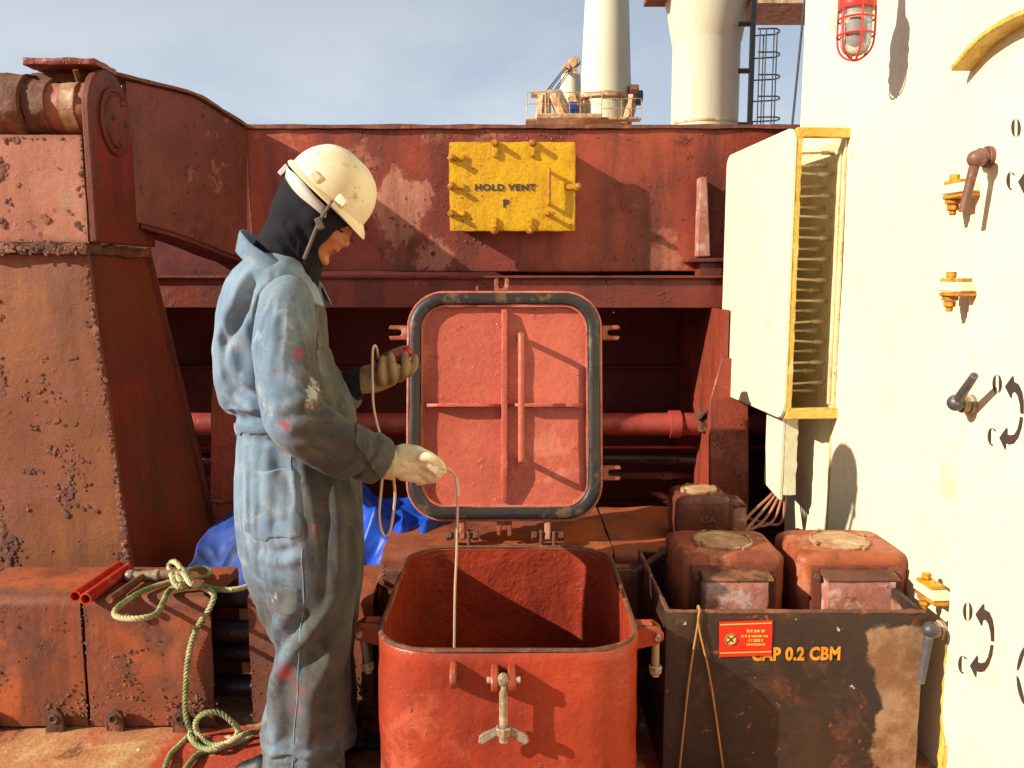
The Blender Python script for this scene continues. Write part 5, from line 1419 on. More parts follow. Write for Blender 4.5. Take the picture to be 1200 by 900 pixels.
pe = thing('person', (P(352, 905, YP).x, YP, 0), 'worker in paint-stained blue coverall and cream hard hat lowering a tube into the hatch', 'person')

# --- coverall volume
TORSO = [(296, 298, 344, .070, 0), (306, 288, 360, .110, 0), (320, 274, 367, .160, 0), (340, 264, 377, .186, 0), (370, 256, 380, .184, 0), (400, 253, 383, .184, 0), (430, 259, 393, .180, 0), (460, 269, 405, .178, 0),
         (485, 280, 414, .170, 0), (505, 285, 416, .164, 0), (530, 281, 424, .176, 0), (560, 279, 427, .186, 0), (590, 280, 428, .190, 0), (615, 284, 427, .188, 0), (632, 292, 426, .178, 0)]
LEG = [(600, 288, 426, .094), (630, 292, 426, .098), (660, 304, 424, .098), (690, 320, 415, .094), (720, 325, 410, .090), (750, 326, 407, .088), (780, 323, 405, .088), (820, 316, 404, .090), (860, 311, 404, .092), (900, 306, 405, .094), (925, 304, 405, .095)]
def oval(py, xl, xr, hd, Y, n=28, e=2.4, k=1.0):
    a, b = P(xl, py, Y), P(xr, py, Y)
    c = (a + b) / 2; rx = (b.x - a.x) / 2 * k
    out = []
    for j in range(n):
        t = 2 * math.pi * j / n
        ct, st = math.cos(t), math.sin(t)
        out.append(V((c.x + rx * math.copysign(abs(ct) ** (2 / e), ct), Y + hd * k * math.copysign(abs(st) ** (2 / e), st), c.z)))
    return out
SH_R, EL_R, WR_R = P(329, 372, 2.035), P(343, 488, 1.955), P(451, 545, 2.05)
SH_L, EL_L, WR_L = P(338, 352, 2.355), P(362, 488, 2.40), P(415, 450, 2.36)
def limb(m, pts, n=20, squash=None):
    path = smooth_path([p for p, r in pts], 6)
    rs = []
    for i in range(len(pts) - 1):
        for k in range(6): rs.append(pts[i][1] + (pts[i + 1][1] - pts[i][1]) * k / 6)
    rs.append(pts[-1][1])
    m.tube(path, rs, n)
def figure(k, arm=1.0, near=True, rest=True):
    m = MB()
    if not rest: return near_arm(m, arm)
    m.loft([oval(py, a, b, hd, YP + dy, k=k) for py, a, b, hd, dy in TORSO])
    for s, Y in ((-1, YP - .088), (1, YP + .094)):
        off = 0 if s < 0 else 3
        m.loft([oval(py if s < 0 else 600 + (py - 600) * .905, a + (0 if s < 0 else 6), b + off, hd, Y, k=k, e=2.2) for py, a, b, hd in LEG])
    if near: near_arm(m, arm)
    limb_far(m, arm)
    return m
def near_arm(m, arm):
    limb(m, [(SH_R + V((-.005, .10, .055)), .052 * arm), (SH_R + V((0, .040, .028)), .070 * arm), (SH_R.lerp(EL_R, .30) + V((-.006, 0, 0)), .075 * arm), (SH_R.lerp(EL_R, .65) + V((-.004, 0, 0)), .073 * arm), (EL_R + V((.004, 0, .012)), .067 * arm), (EL_R.lerp(WR_R, .30) + V((0, 0, .006)), .065 * arm), (EL_R.lerp(WR_R, .62), .063 * arm), (EL_R.lerp(WR_R, .97), .061 * arm)])
    return m
def limb_far(m, arm):
    limb(m, [(SH_L + V((-.01, -.10, .045)), .060 * arm), (SH_L + V((0, -.02, .02)), .085 * arm), (SH_L.lerp(EL_L, .5), .088 * arm), (EL_L, .078 * arm), (EL_L.lerp(WR_L, .5), .066 * arm), (EL_L.lerp(WR_L, .95), .056 * arm)])
    return m
ARM_FOLDS = (
    ([(304, 345), (291, 380), (291, 430)], 7, .010), ([(320, 350), (306, 390), (303, 440)], 6, -.009), ([(330, 345), (322, 390), (318, 440), (326, 480)], 8, .008),
    ([(350, 350), (352, 395), (345, 440)], 7, -.007), ([(368, 360), (374, 400), (370, 440), (362, 470)], 7, .009), ([(384, 378), (392, 420), (392, 455)], 6, -.008),
    ([(322, 478), (350, 470), (385, 462)], 6, .012), ([(326, 492), (356, 484), (396, 473)], 5, -.013), ([(333, 505), (362, 497), (404, 486)], 7, .012), ([(345, 515), (372, 510), (404, 503)], 5, -.010),
    ([(352, 522), (385, 520), (415, 505)], 6, .009), ([(372, 535), (398, 530), (424, 512)], 5, -.008), ([(388, 545), (412, 538), (440, 518)], 6, .007), ([(405, 552), (430, 545), (452, 528)], 4, -.005),
    ([(340, 440), (356, 466), (362, 492)], 6, .010), ([(352, 428), (372, 455), (384, 478)], 5, -.010), ([(378, 440), (396, 462), (412, 492)], 6, .011), ([(396, 472), (412, 484), (426, 504)], 4, -.009),
    ([(300, 420), (318, 455), (330, 490)], 6, .008))
TRK_FOLDS = (
    ([(300, 312), (280, 345), (262, 392), (258, 410)], 8, .012), ([(304, 322), (288, 350), (272, 390), (262, 408)], 7, -.026), ([(258, 412), (275, 438), (300, 462)], 8, .012), ([(262, 436), (284, 458), (312, 474)], 8, -.016),
    ([(268, 460), (295, 480), (335, 488)], 6, .010), ([(278, 484), (330, 492)], 5, -.007), ([(282, 500), (336, 506)], 6, .006), ([(282, 514), (336, 519)], 4, -.008),
    ([(285, 530), (310, 548), (330, 580)], 9, .008), ([(290, 590), (318, 610), (346, 618)], 8, -.008), ([(300, 560), (330, 600), (345, 632)], 8, .007), ([(318, 530), (338, 560), (350, 610)], 7, -.010),
    ([(345, 500), (352, 560), (368, 640), (374, 700)], 5, -.009), ([(352, 520), (362, 580), (378, 650)], 7, .008), ([(390, 560), (396, 640), (398, 720)], 9, .010), ([(376, 560), (382, 640), (384, 700)], 7, -.010), ([(410, 560), (411, 640), (408, 720)], 6, -.006),
    ([(298, 640), (326, 650), (352, 640)], 6, -.012), ([(300, 652), (325, 662), (356, 652)], 6, .009),
    ([(352, 700), (334, 722), (316, 745)], 8, .010), ([(366, 716), (344, 742), (318, 772)], 9, -.022), ([(384, 712), (352, 752), (326, 790), (316, 830)], 9, .018), ([(408, 728), (380, 750), (352, 790)], 8, -.015),
    ([(412, 748), (386, 776), (362, 820)], 9, .012), ([(410, 776), (386, 810), (366, 850)], 8, -.010), ([(405, 800), (392, 850), (388, 900)], 9, .008), ([(352, 800), (345, 850), (340, 905)], 8, -.007), ([(330, 810), (322, 860), (318, 910)], 8, .008),
    ([(372, 820), (362, 870), (360, 915)], 7, .007), ([(400, 690), (385, 715), (362, 735)], 7, .010), ([(316, 752), (340, 758), (370, 745)], 6, .008),
    ([(392, 372), (398, 410), (405, 440)], 5, -.008), ([(378, 350), (388, 385), (396, 430), (412, 470)], 6, .007))
REDS = ((349, 414, 9, 1), (342, 438, 12, .6), (325, 434, 8, .7), (333, 498, 11, .9), (365, 475, 7, .7), (335, 345, 8, .45), (335, 788, 14, .9), (350, 808, 14, .6), (347, 832, 9, .8), (352, 665, 14, .6), (368, 618, 8, .7), (352, 510, 14, .4), (372, 772, 6, .5), (376, 598, 6, .6), (368, 830, 6, .6), (300, 345, 6, .3), (358, 440, 6, .5))
CL = {}
def bone(co, a, b):
    a, b = np.array(a), np.array(b); d = b - a
    t = np.clip(((co - a) @ d) / (d @ d), 0, 1)
    return np.linalg.norm(co - a - t[:, None] * d, axis=1), t
def drape(shapes, voxel, body, pin, frames=22, slack=.05, bend=.25):
    """let the cloth hang and buckle on the body for a moment, sewn down where pin says"""
    me = remesh(shapes, voxel, 6, .5)
    bo = bpy.data.objects.new('tmp', remesh(body, .016, 4, .5)); COL.objects.link(bo)
    bo.modifiers.new('c', 'COLLISION'); bo.collision.thickness_outer = .004; bo.collision.cloth_friction = 20
    ob = bpy.data.objects.new('tmp', me); COL.objects.link(ob)
    co, no = arrays(me)
    w = pin(co, *to_px(co))
    vg = ob.vertex_groups.new(name='pin')
    for k in np.nonzero(w > 0)[0]: vg.add([int(k)], float(w[k]), 'REPLACE')
    c = ob.modifiers.new('cloth', 'CLOTH'); st = c.settings
    st.quality = 5; st.mass = .25
    st.tension_stiffness = 25; st.compression_stiffness = 25; st.shear_stiffness = 10; st.bending_stiffness = bend
    st.tension_damping = 8; st.compression_damping = 8; st.air_damping = 3
    st.vertex_group_mass = 'pin'; st.shrink_min = -slack; st.shrink_max = -slack
    c.collision_settings.use_collision = True; c.collision_settings.distance_min = .004; c.collision_settings.collision_quality = 2
    c.point_cache.frame_start = 1; c.point_cache.frame_end = frames
    for k in range(1, frames + 1): SC.frame_set(k)
    sm = ob.modifiers.new('s', 'SMOOTH'); sm.iterations = 1; sm.factor = .4
    out = bpy.data.meshes.new_from_object(ob.evaluated_get(DG()))
    bpy.data.objects.remove(ob); bpy.data.objects.remove(bo)
    SC.frame_set(1)
    return out
def pin_trunk(co, qx, qy):
    w = np.maximum((qy < 312) * 1.0, (np.abs(qy - 504) < 5) * 1.0)
    w = np.maximum(w, (co[:, 2] < .035) * 1.0)
    w = np.maximum(w, (np.abs(qy - 745) < 6) * .25)                      # the knees hold the legs a little
    return np.maximum(w, (bone(co, EL_L.lerp(WR_L, .8), WR_L)[0] < .08) * 1.0)
def pin_sleeve(co, qx, qy):
    w = (np.linalg.norm(co - np.array(EL_R.lerp(WR_R, .97)), axis=1) < .072) * 1.0
    return np.maximum(w, ((qy < 346) | (co[:, 1] > 2.10)) * 1.0)
def tailor(name, me, folds, gain, arm, parent):
    """creases seen in the photograph, dirt and red paint, on a draped cloth surface"""
    co, no = arrays(me)
    qx, qy = to_px(co)
    cam_side = np.clip((-no[:, 1] + .35) / .6, 0, 1)
    disp = np.zeros(len(co))
    warp = np.array([mnoise.noise(V((p[0] * 14, p[1] * 14, p[2] * 14))) for p in co])
    for line, w, h in folds:
        d, pos = seg_dist(qx + 3.0 * warp, qy + 3.0 * warp, line)
        k = w * .80
        g = np.where(h > 0, np.exp(-(d / k) ** 2), np.exp(-np.abs(d / (k * .8)) ** 1.4))
        g = g - .30 * np.exp(-((d - 2.0 * k) / k) ** 2)
        g *= np.clip(np.minimum(pos, 1 - pos) * 4 + .15, 0, 1)
        disp += gain * h * g * cam_side
    rum = np.array([mnoise.fractal(V((p[0] * 17, p[1] * 17, p[2] * 10)), .9, 2.1, 3) for p in co])
    bunch = .45 + .9 * np.exp(-((qx - 370) ** 2 / 60 ** 2 + (qy - 490) ** 2 / 40 ** 2)) + .7 * np.exp(-((qy - 750) / 60) ** 2) + .5 * np.exp(-((qy - 900) / 40) ** 2)
    rid = np.array([1 - 2.4 * abs(mnoise.noise(V((p[0] * 11 + p[2] * 7, p[1] * 10, p[2] * 9 - p[0] * 6)))) for p in co])
    disp += .0018 * rum * bunch + .0030 * np.maximum(rid - .25, 0) * bunch
    if not arm:                                      # hollow where the near sleeve hangs in front of the trunk
        d1, t1 = bone(co, SH_R.lerp(EL_R, .25), EL_R); d2, t2 = bone(co, EL_R, WR_R)
        dd = np.minimum(d1, d2)
        disp -= .042 * np.exp(-(np.maximum(dd - .05, 0) / .05) ** 2) * (no[:, 1] < .2)
    put(me, co + no * disp[:, None])
    co, no = arrays(me); qx, qy = to_px(co)
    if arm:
        dirt_shade = .08 + .22 * np.clip((qx - 300) / 40, 0, 1) + .25 * np.clip((qx - 345) / 25, 0, 1) + np.clip((qx - 322) / 60, 0, 1) * np.clip((qy - 390) / 90, 0, 1) * .62  # soiling plus painted shade, sleeve darker towards the side away from the sun
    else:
        dirt_shade = .0 + np.clip((qx - 335) / 45, 0, 1) * np.clip((qy - 300) / 70, 0, 1) * .78  # sunlit back kept pale, front carries soiling and painted shade
        dirt_shade = np.maximum(dirt_shade, np.clip((qx - 342) / 22, 0, 1) * np.clip((qy - 470) / 60, 0, 1) * .95)
        dirt_shade = np.where(qy > 740, dirt_shade * np.clip(1 - (qy - 740) / 600, .7, 1), dirt_shade)
        dirt_shade = np.maximum(dirt_shade, .56 * np.clip((qy - 590) / 100, 0, 1))
    red = np.zeros(len(co))
    for x, y, r, w in REDS: red = np.maximum(red, w * np.exp(-(((qx - x) / r) ** 2 + ((qy - y) / r) ** 2)))
    red *= np.clip((-no[:, 1] + .3) / .5, 0, 1)
    chalk = .8 * np.exp(-(((qx - 366) / 13) ** 2 + ((qy - 462) / 26) ** 2)) + .6 * np.exp(-(((qx - 330) / 14) ** 2 + ((qy - 700) / 18) ** 2)) + .45 * np.exp(-(((qx - 440) / 12) ** 2 + ((qy - 540) / 14) ** 2))
    chalk = chalk * (no[:, 1] < .1)
    for nm, arr in (('dirt', dirt_shade), ('red', red), ('chalk', chalk)):
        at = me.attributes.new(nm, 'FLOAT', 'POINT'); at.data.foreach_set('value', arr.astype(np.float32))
    CL[arm] = (co, no, qx, qy, dirt_shade, red, [tuple(p.vertices) for p in me.polygons])
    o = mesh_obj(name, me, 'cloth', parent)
    sb = o.modifiers.new('sub', 'SUBSURF'); sb.levels = 1; sb.render_levels = 1
    return o
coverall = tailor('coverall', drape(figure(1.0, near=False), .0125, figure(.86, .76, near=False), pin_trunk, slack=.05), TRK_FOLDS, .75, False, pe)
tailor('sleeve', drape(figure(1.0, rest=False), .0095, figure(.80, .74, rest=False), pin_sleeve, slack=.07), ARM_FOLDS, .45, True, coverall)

def patch(name, test, lift, arm=False, thick=.003):
    """a piece of cloth sewn on top of the coverall: the faces under it, lifted off"""
    co, no, qx, qy, dirt_shade, red, faces = CL[arm]
    idx = {}; vs = []; fs = []; src = []
    for f in faces:
        i = list(f)
        if no[i, 1].mean() < .15 and co[i, 1].mean() < YP - .03 and test(qx[i].mean(), qy[i].mean()):
            g = []
            for k in f:
                if k not in idx:
                    idx[k] = len(vs); vs.append(V(co[k] + no[k] * lift)); src.append(k)
                g.append(idx[k])
            fs.append(tuple(g))
    me = bpy.data.meshes.new(name); me.from_pydata(vs, [], fs)
    for nm, arr in (('dirt', dirt_shade), ('red', red)):
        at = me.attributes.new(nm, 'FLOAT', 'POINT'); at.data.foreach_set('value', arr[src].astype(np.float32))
    bm = bmesh.new(); bm.from_mesh(me)
    seen, isl = set(), []
    for v in bm.verts:                                # keep the largest connected piece
        if v in seen: continue
        st, comp = [v], []
        seen.add(v)
        while st:
            w = st.pop(); comp.append(w)
            for e in w.link_edges:
                u = e.other_vert(w)
                if u not in seen: seen.add(u); st.append(u)
        isl.append(comp)
    isl.sort(key=len)
    for comp in isl[:-1]: bmesh.ops.delete(bm, geom=comp, context='VERTS')
    for _ in range(2):
        bd = [v for v in bm.verts if v.is_boundary]
        bmesh.ops.smooth_vert(bm, verts=bd, factor=.5, use_axis_x=True, use_axis_y=True, use_axis_z=True)
    bm.to_mesh(me); bm.free()
    o = mesh_obj(name, me, 'cloth', coverall)
    s = o.modifiers.new('thick', 'SOLIDIFY'); s.thickness = thick + lift * .8; s.offset = -1
    s2 = o.modifiers.new('sub', 'SUBSURF'); s2.levels = 1; s2.render_levels = 1
    return o
patch('back_waistband', lambda x, y: 270 < x < 338 and 496 < y < 511, .004)
patch('hip_pocket', lambda x, y: 287 < x < 348 + (y - 545) * .08 and 547 < y < 634 - max(0, (300 - x)) * .9, .004)
patch('chest_pocket_flap', lambda x, y: 371 < x < 399 and 388 + (x - 371) * .1 < y < 412, .004)
patch('tool_pocket', lambda x, y: 322 < x < 352 and 688 < y < 722, .0035)
patch('sleeve_cuff', lambda x, y: (x - 446) + (y - 545) * -.70 > -14 - .0 * y and x > 415, .0035, True)
def seam(line, arm=False, r=.0016):
    co, no, qx, qy = CL[arm][:4]
    pts = []
    for k in range(len(line) - 1):
        for t in np.linspace(0, 1, 12)[:-1]:
            x = line[k][0] + (line[k + 1][0] - line[k][0]) * t; y = line[k][1] + (line[k + 1][1] - line[k][1]) * t
            d = (qx - x) ** 2 + (qy - y) ** 2 + np.where(no[:, 1] < .1, 0, 1e6) + 4e3 * np.maximum(co[:, 1] - YP + .05, 0)
            i = np.argsort(d)[:4]
            pts.append(V(np.mean(co[i] + no[i] * .0008, axis=0)))
    m = MB(); m.tube([(pts[max(i - 1, 0)] + p + pts[min(i + 1, len(pts) - 1)]) / 3 for i, p in enumerate(pts)], r, 5)
    m.build('seam', 'cloth', coverall, smooth=80)
seam([(352, 640), (356, 700), (350, 780), (346, 850), (342, 915)]); seam([(336, 514), (345, 560), (352, 636)])

# --- the body under it: one continuous figure, only the face shows
Hc = P(375, 243, YP)
hu, hf, hs_ = V((.485, 0, .875)).normalized(), V((.875, 0, -.485)).normalized(), V((0, 1, 0))
H = lambda f, u, s=0.0: Hc + hf * f + hu * u + hs_ * s
def head_shapes(m, g=0.0):
    m.ball(H(-.004, .012), 1, 28, (.098 + g, .077 + g, .098 + g), hf, hs_, hu)
    m.ball(H(.022, -.045), 1, 24, (.068 + g, .062 + g, .072 + g), hf, hs_, hu)          # face
    m.ball(H(.036, -.100), 1, 20, (.040 + g, .042 + g, .036 + g), hf, hs_, hu)          # jaw
neck0, neck1 = H(-.020, -.06), P(322, 318, YP)
bm_ = figure(.70, .60)
head_shapes(bm_)
bm_.tube(smooth_path([neck0, neck0.lerp(neck1, .5), neck1, neck1 + V((0, 0, -.1))], 4), .056, 18)
for f, u, s, r, sc in ((.086, -.010, 0, 1, (.016, .050, .010)), (.090, -.030, 0, 1, (.012, .009, .026)), (.099, -.048, 0, 1, (.012, .011, .011)), (.090, -.052, .012, 1, (.010, .009, .008)), (.090, -.052, -.012, 1, (.010, .009, .008)),
                       (.082, -.070, 0, 1, (.012, .020, .006)), (.079, -.081, 0, 1, (.011, .018, .006)), (.070, -.114, 0, 1, (.016, .020, .014)), (.062, -.045, .034, 1, (.022, .020, .022)), (.062, -.045, -.034, 1, (.022, .020, .022))):
    bm_.ball(H(f, u, s), r, 14, sc, hf, hs_, hu)
for s in (-1, 1):                                              # hands inside the gloves
    w = WR_R if s < 0 else WR_L
    bm_.ball(w + V((.02, 0, -.002)), .022, 10)
body = remesh(bm_, .0062, 3, .5)
mesh_obj('body', body, 'skin', pe)
for s in (-1, 1):
    m = MB(); m.tube([H(.083, -.022, s * .018), H(.081, -.026, s * .026), H(.076, -.025, s * .036), H(.068, -.021, s * .043)], [.002, .0032, .003, .0015], 6); m.build('eyelid_line', 'lash', pe)
    m = MB(); m.tube([H(.094, -.006, s * .012), H(.092, -.001, s * .024), H(.082, -.001, s * .038), H(.070, -.006, s * .048)], [.002, .0036, .003, .0012], 6); m.build('eyebrow', 'lash', pe)
m = MB(); m.ball(H(.0845, -.0755, 0), 1, 12, (.0085, .019, .0065), hf, hs_, hu); m.build('lips', 'lips', pe)

# --- hood
hm = MB(); head_shapes(hm, .010)
hm.ball(H(-.035, -.035), 1, 24, (.075, .074, .085), hf, hs_, hu)
hm.tube(smooth_path([H(-.012, -.045), P(340, 280, YP), P(328, 305, YP), P(330, 345, YP)], 5), [.072] * 6 + [.068] * 5 + [.070] * 5, 24)
hm.tube(smooth_path([H(.03, -.095), P(352, 318, YP), P(348, 345, YP)], 5), [.044] * 4 + [.050] * 7, 20)
hd = remesh(hm, .007, 6, .5)
co, no = arrays(hd)
rel = co - np.array(Hc)
f_, u_, s_ = rel @ np.array(hf), rel @ np.array(hu), rel @ np.array(hs_)
opening = ((s_ / .055) ** 2 + ((u_ + .058) / .064) ** 2 < 1) & (f_ > .04)
wr = np.array([mnoise.fractal(V((p[0] * 22, p[1] * 22, p[2] * 22)), .9, 2, 3) for p in co])
px_, py_ = to_px(co)
lowm = np.clip((py_ - 262) / 40, 0, 1)
for ln in ([(330, 262), (345, 290), (362, 318)], [(322, 275), (334, 300), (350, 326)], [(352, 285), (360, 300), (372, 318)], [(344, 266), (352, 282), (350, 300)]):
    d, pos = seg_dist(px_, py_, ln); co += no * (.006 * np.exp(-(d / 4.0) ** 2) * np.clip(-no[:, 1] + .2, 0, 1))[:, None]
d = np.hypot(px_ - 366, py_ - 257); co += no * (.010 * np.exp(-(d / 11) ** 2) * np.clip(-no[:, 1], 0, 1))[:, None]     # ear under the cloth
co += no * (.003 * wr * (.3 + lowm))[:, None]
put(hd, co)
bm = bmesh.new(); bm.from_mesh(hd); bm.verts.ensure_lookup_table()
bmesh.ops.delete(bm, geom=[bm.verts[i] for i in np.nonzero(opening)[0]], context='VERTS')
for _ in range(3):
    bd = [v for v in bm.verts if v.is_boundary]
    bmesh.ops.smooth_vert(bm, verts=bd, factor=.5, use_axis_x=True, use_axis_y=True, use_axis_z=True)
bm.to_mesh(hd); bm.free()
hood = mesh_obj('hood', hd, 'hood', pe)
sd_ = hood.modifiers.new('thick', 'SOLIDIFY'); sd_.thickness = .004; sd_.offset = 0

# --- collar of the coverall
def collar_ring(t, up, out):
    """t around the neck, 0 = back"""
    c, s = math.cos(t), math.sin(t)
    back, front = P(292, 291, YP), P(372, 344, YP)
    mid = (back + front) / 2; ax = (front - back) / 2
    nrm = V((-.10, 0, 1)).normalized()
    p = mid - ax * (c * (1 + out)) + V((0, s * (.105 + out * .11), 0))
    return p + V((-.012 * (1 + c) / 2 * up * 20, 0, up * (1.0 - .35 * (1 - c) / 2)))
m = MB(); n = 40; rows = []
ang = [R(-164) + R(328) * k / n for k in range(n + 1)]
for up, out in ((-.02, .02), (.022, .0), (.044, .02), (.044, .08), (.022, .20), (-.008, .33), (-.022, .38)):
    rows.append([collar_ring(a, up + .002 * math.sin(a * 7), out + .02 * math.sin(a * 5 + up * 40)) for a in ang])
m.loft(rows, False, False, closed=False)
o = m.build('collar', 'cloth', coverall, smooth=80, sub=1)
q = o.modifiers.new('thick', 'SOLIDIFY'); q.thickness = .004

# --- hard hat
gu, gf = V((.69, 0, .724)).normalized(), V((.724, 0, -.69)).normalized()
brim_mid = (P(347, 191, YP) + P(424, 261, YP)) / 2
G = lambda f, u, s: brim_mid + gf * f + gu * u + hs_ * s
m = MB(); N = 48; rings = []
A_, B_, C_ = .115, .101, .110
for k in range(15):
    ph = R(90 * k / 14)
    r_c, h_c = math.cos(ph) ** .80, math.sin(ph) ** .92
    row = []
    for j in range(N):
        t = 2 * math.pi * j / N
        f_, s_ = A_ * r_c * math.cos(t), B_ * r_c * math.sin(t)
        rdg = .0035 * (math.exp(-(s_ / .008) ** 2) + math.exp(-((abs(s_) - .035) / .007) ** 2)) * min(1, h_c * 1.6) * (1 if f_ > -.09 else .4)
        row.append(G(f_ * 1.0, C_ * h_c + rdg, s_))
    rings.append(row)
brim = []
for out, dn in ((1.0, 0.0), (1.06, -.004), (1.085, -.010), (1.06, -.014)):
    row = []
    for j in range(N):
        t = 2 * math.pi * j / N
        pk = max(0, math.cos(t)) ** 2 * (out - 1) * 1.7
        row.append(G(A_ * (out + pk) * math.cos(t) , dn - .018 * max(0, math.cos(t)) ** 3 * (out - 1) * 10, B_ * (out + pk * .2) * math.sin(t)))
    brim.append(row)
inner = []
for k in range(0, 13):
    ph = R(90 * k / 13)
    inner.append([G(A_ * .965 * math.cos(ph) ** .8 * math.cos(2 * math.pi * j / N), C_ * .965 * math.sin(ph) ** .92 - .004, B_ * .965 * math.cos(ph) ** .8 * math.sin(2 * math.pi * j / N)) for j in range(N)])
m.loft(inner[::-1] + brim[::-1] + rings, True, True)
hat = m.build('hard_hat', 'helmet', pe, smooth=50)
for t in (R(-62), R(-104)):
    c = G(A_ * 1.0 * math.cos(t), .014, B_ * 1.0 * math.sin(t)); m = MB(); m.box(c, (.030, .012, .022), gf, hs_, gu); m.build('strap_slot', 'helmet', hat, bevel=.004)
# headband seen behind and under the shell
m = MB(); rows = []
for k in range(29):
    t = R(62 + 236 * k / 28)
    w = .022 + .010 * math.exp(-((k - 6) / 3) ** 2) + .012 * math.exp(-((k - 22) / 3) ** 2)
    ce = G(-.003 + .108 * math.cos(t), -.034, .0990 * math.sin(t))
    e = (gu * .8 - gf * .45).normalized()
    rows.append([ce + e * w * .6, ce - e * w * .5])
m.loft(rows, False, False, closed=False)
o = m.build('headband', 'band', hat, smooth=80); q = o.modifiers.new('t', 'SOLIDIFY'); q.thickness = .0035
m = MB()
for k in range(6): m.box(G(-.1195, -.046 + .005 * k, -.012), (.004, .03, .0022), gf, hs_, gu)
m.box(G(-.113, -.034, 0), (.012, .070, .030), gf, hs_, gu); m.build('ratchet', 'band', hat, bevel=.003)
yl = YP - .088
m = MB(); m.tube(smooth_path([P(389, 235, YP - .094), P(384, 244, YP - .097), P(376, 256, YP - .098), P(368, 274, YP - .092), P(361, 292, YP - .082), P(357, 302, YP - .07)], 5), [.0085] * 20 + [.0095] * 6, 10, squash=[.55] * 26); m.build('chin_strap', 'strap', hat)
m = MB(); m.box(P(374.5, 262, YP - .105), (.016, .012, .030), (.9, 0, .35), (0, 1, 0), (-.35, 0, .9)); m.build('strap_buckle', 'strap', hat, bevel=.003)

# --- gloves: palm, four fingers and a thumb grown into one surface
def glove(name, mat, chains, parent=pe, voxel=.0036):
    m = MB()
    for pts in chains:
        path = smooth_path([p for p, r in pts], 5)
        rs = []
        for i in range(len(pts) - 1):
            for k in range(5): rs.append(pts[i][1] + (pts[i + 1][1] - pts[i][1]) * k / 5)
        rs.append(pts[-1][1])
        m.tube(path, rs, 12)
        m.ball(path[-1], rs[-1], 10); m.ball(path[0], rs[0], 10)
    me = remesh(m, voxel, 3, .5)
    return mesh_obj(name, me, mat, parent)
Q = lambda px, py, dy=0.0, base=2.05: P(px, py, base + dy)
rg = glove('glove', 'glove_w', [
    [(Q(447, 542), .036), (Q(460, 543), .036), (Q(472, 542), .034), (Q(486, 543, .004), .032)],             # cuff to palm
    [(Q(472, 532, -.004), .026), (Q(488, 534, -.004), .026), (Q(497, 539), .021)],                               # back of the hand, knuckles
    [(Q(474, 552, .006), .026), (Q(488, 556, .006), .022)],
    [(Q(493, 535, -.022), .0145), (Q(506, 537, -.026), .0125), (Q(516, 545, -.020), .0112), (Q(519, 552, -.012), .0100)],      # index
    [(Q(493, 542, -.010), .0145), (Q(505, 547, -.016), .0128), (Q(513, 555, -.010), .0114), (Q(508, 562, .004), .0104)],       # middle
    [(Q(491, 550, .002), .0140), (Q(501, 556, -.004), .0124), (Q(505, 561, .004), .0110), (Q(499, 563, .014), .0100)],         # ring
    [(Q(486, 555, .012), .0125), (Q(493, 560, .008), .0110), (Q(495, 564, .012), .0098), (Q(490, 565, .020), .0090)],          # little
    [(Q(480, 534, .026), .0165), (Q(496, 532, .034), .0140), (Q(510, 540, .026), .0120), (Q(518, 549, .014), .0104)],          # thumb on the far side
])
rg['label'] = 'cream knit glove pinching the tube'
m = MB(); a, b = Q(443, 540), Q(464, 543)
for k in range(11): 
    c = a.lerp(b, k / 10); d_ = (b - a).normalized(); x, y, z = basis(d_)
    m.tube([c + x * (.0395 * math.cos(t)) + y * (.0395 * math.sin(t)) for t in np.linspace(0, 6.2832, 25)[:-1]], .0030, 5, closed=True)
m.build('knit_cuff', 'glove_w', rg, kind=None)
B2 = 2.33
q2 = lambda px, py, dy=0.0: P(px, py, B2 + dy)
lg = glove('glove', 'glove_d', [
    [(q2(412, 450, .03), .030), (q2(424, 448, .03), .034), (q2(440, 446, .03), .034), (q2(456, 442, .03), .028)],
    [(q2(430, 440, .045), .030), (q2(450, 436, .045), .026), (q2(462, 434, .045), .022)],
    [(q2(446, 448, .02), .0165), (q2(448, 444, -.022), .0140), (q2(447, 432, -.036), .0126), (q2(449, 421, -.024), .0112)],
    [(q2(458, 445, .02), .0165), (q2(461, 440, -.026), .0140), (q2(460, 428, -.038), .0126), (q2(458, 417, -.024), .0112)],
    [(q2(468, 442, .025), .0160), (q2(473, 437, -.022), .0136), (q2(475, 425, -.034), .0122), (q2(474, 415, -.020), .0108)],
    [(q2(474, 438, .03), .0150), (q2(481, 435, -.012), .0126), (q2(486, 427, -.022), .0112), (q2(486, 419, -.012), .0100)],
    [(q2(432, 440, .05), .019), (q2(446, 424, .062), .0150), (q2(462, 414, .052), .0130), (q2(474, 409, .040), .0112)],
])
lg['label'] = 'soiled tan glove closed round the red tool'
m = MB(); m.tube(smooth_path([WR_L.lerp(EL_L, .30), WR_L.lerp(EL_L, .1), q2(416, 450, .03), q2(424, 449, .03)], 4), [.058, .056, .054, .052, .050, .048, .046, .044, .043, .042, .041, .040, .039], 18)
m.build('undersleeve', 'hood', pe)

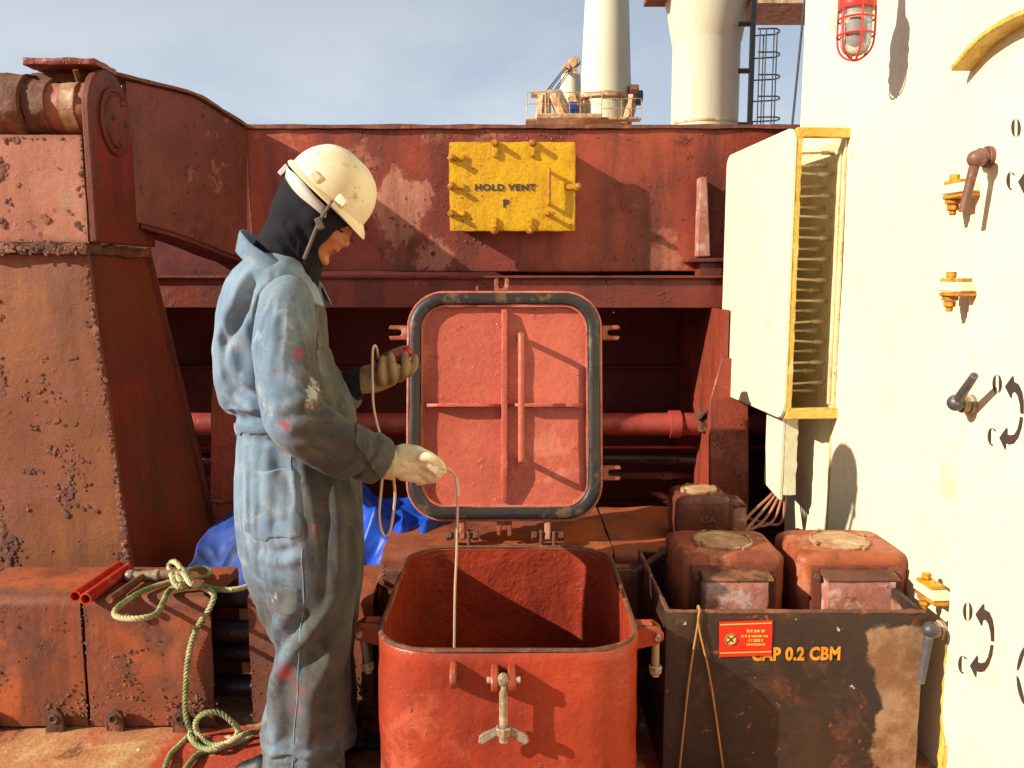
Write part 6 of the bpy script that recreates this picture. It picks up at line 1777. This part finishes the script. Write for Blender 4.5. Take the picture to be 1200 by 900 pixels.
# --- shoes
def shoe(Y, px_toe, name='shoe'):
    x1 = PZ(px_toe, 890 if Y > YP else 920, .03).x
    xh = x1 - .285
    m = MB()
    for k, (t, w, h) in enumerate(((0, .034, .085), (.12, .040, .10), (.35, .043, .09), (.6, .048, .068), (.82, .048, .052), (.95, .036, .038))):
        m.ball(V((xh + .285 * t, Y, h * .5)), 1, 16, (.055, w, h * .5 + .002))
    me = remesh(m, .007, 6, .5)
    o = mesh_obj(name, me, 'shoe', pe)
    m = MB(); m.prism([V((xh + .135 + .142 * math.cos(a) , Y + .048 * math.sin(a), .001)) for a in np.linspace(0, 6.2832, 25)[:-1]], V((0, 0, .018))); m.build('sole', 'shoe', o)
shoe(YP + .12, 432); shoe(YP - .09, 420)

# ------------------------------------------------------------------ the tool in his hand and the tube
tool = thing('sampling_tool', q2(455, 420, -.005), 'red and clear hand tool gripped in the raised gloved hand', 'tool')
a, b = q2(440, 423, .005), q2(481, 411, -.002)
d_ = (b - a).normalized()
m = MB(); m.lathe(a, d_, [(.008, 0), (.011, .006), (.011, .030), (.014, .034), (.014, .05)], 16); m.build('nozzle', 'gasket', tool)
m = MB(); m.lathe(a + d_ * .046, d_, [(.0155, 0), (.0165, .004), (.0165, .036), (.0150, .040)], 18); m.build('barrel', 'clear_red', tool)
m = MB(); m.lathe(a + d_ * .084, d_, [(.0150, 0), (.0165, .004), (.0165, .014), (.012, .020), (.004, .021)], 18); m.build('end_cap', 'red_tape', tool)
m = MB(); m.box(q2(440, 430, -.012), (.012, .02, .022)); m.build('trigger', 'red_tape', tool, bevel=.004)

hz = thing('tube', P(533, 768, 2.08), 'thin clear plastic tube from the raised hand down into the hatch', 'tube')
up_path = [q2(443, 422, 0), q2(442, 411, -.02), q2(439.5, 405, -.03), q2(437, 409, -.04), q2(436.3, 425, -.05), q2(436.5, 450, -.06), q2(437.5, 475, -.07), q2(442, 498, -.09), q2(447, 515, -.10), P(449, 540, 2.16), P(447, 570, 2.13), P(444.5, 600, 2.12), P(446, 618, 2.12), P(451, 628, 2.12), P(457, 622, 2.12), P(461, 600, 2.12), P(463, 580, 2.11), P(462, 560, 2.10), P(470, 550, 2.085), P(490, 550, 2.06), P(510, 549, 2.035), P(520, 548, 2.035)]
m = MB(); m.tube(smooth_path(up_path, 7), .0036, 8); m.build('hose', 'hose', hz)
m = MB(); m.tube(smooth_path([P(519, 548, 2.035), P(528, 551, 2.04), P(534, 560, 2.06), P(536.5, 575, 2.08), P(536, 600, 2.10), P(535, 650, 2.12), P(533, 700, 2.12), V((P(532, 768, 2.12).x, 2.12, .30)), V((P(532, 768, 2.12).x, 2.12, .05))], 7), .0032, 8); m.build('hose', 'hose', hz)
m = MB(); m.tube([P(508, 546.5, 2.032), P(516, 547.5, 2.032), P(521, 548.5, 2.035)], .0075, 10); m.build('tape_grip', 'red_tape', hz)
m = MB(); m.tube(smooth_path([P(534.5, 560, 2.06), P(536.3, 572, 2.075), P(536.5, 580, 2.085)], 3), .0045, 8); m.build('tube_joint', 'band', hz)
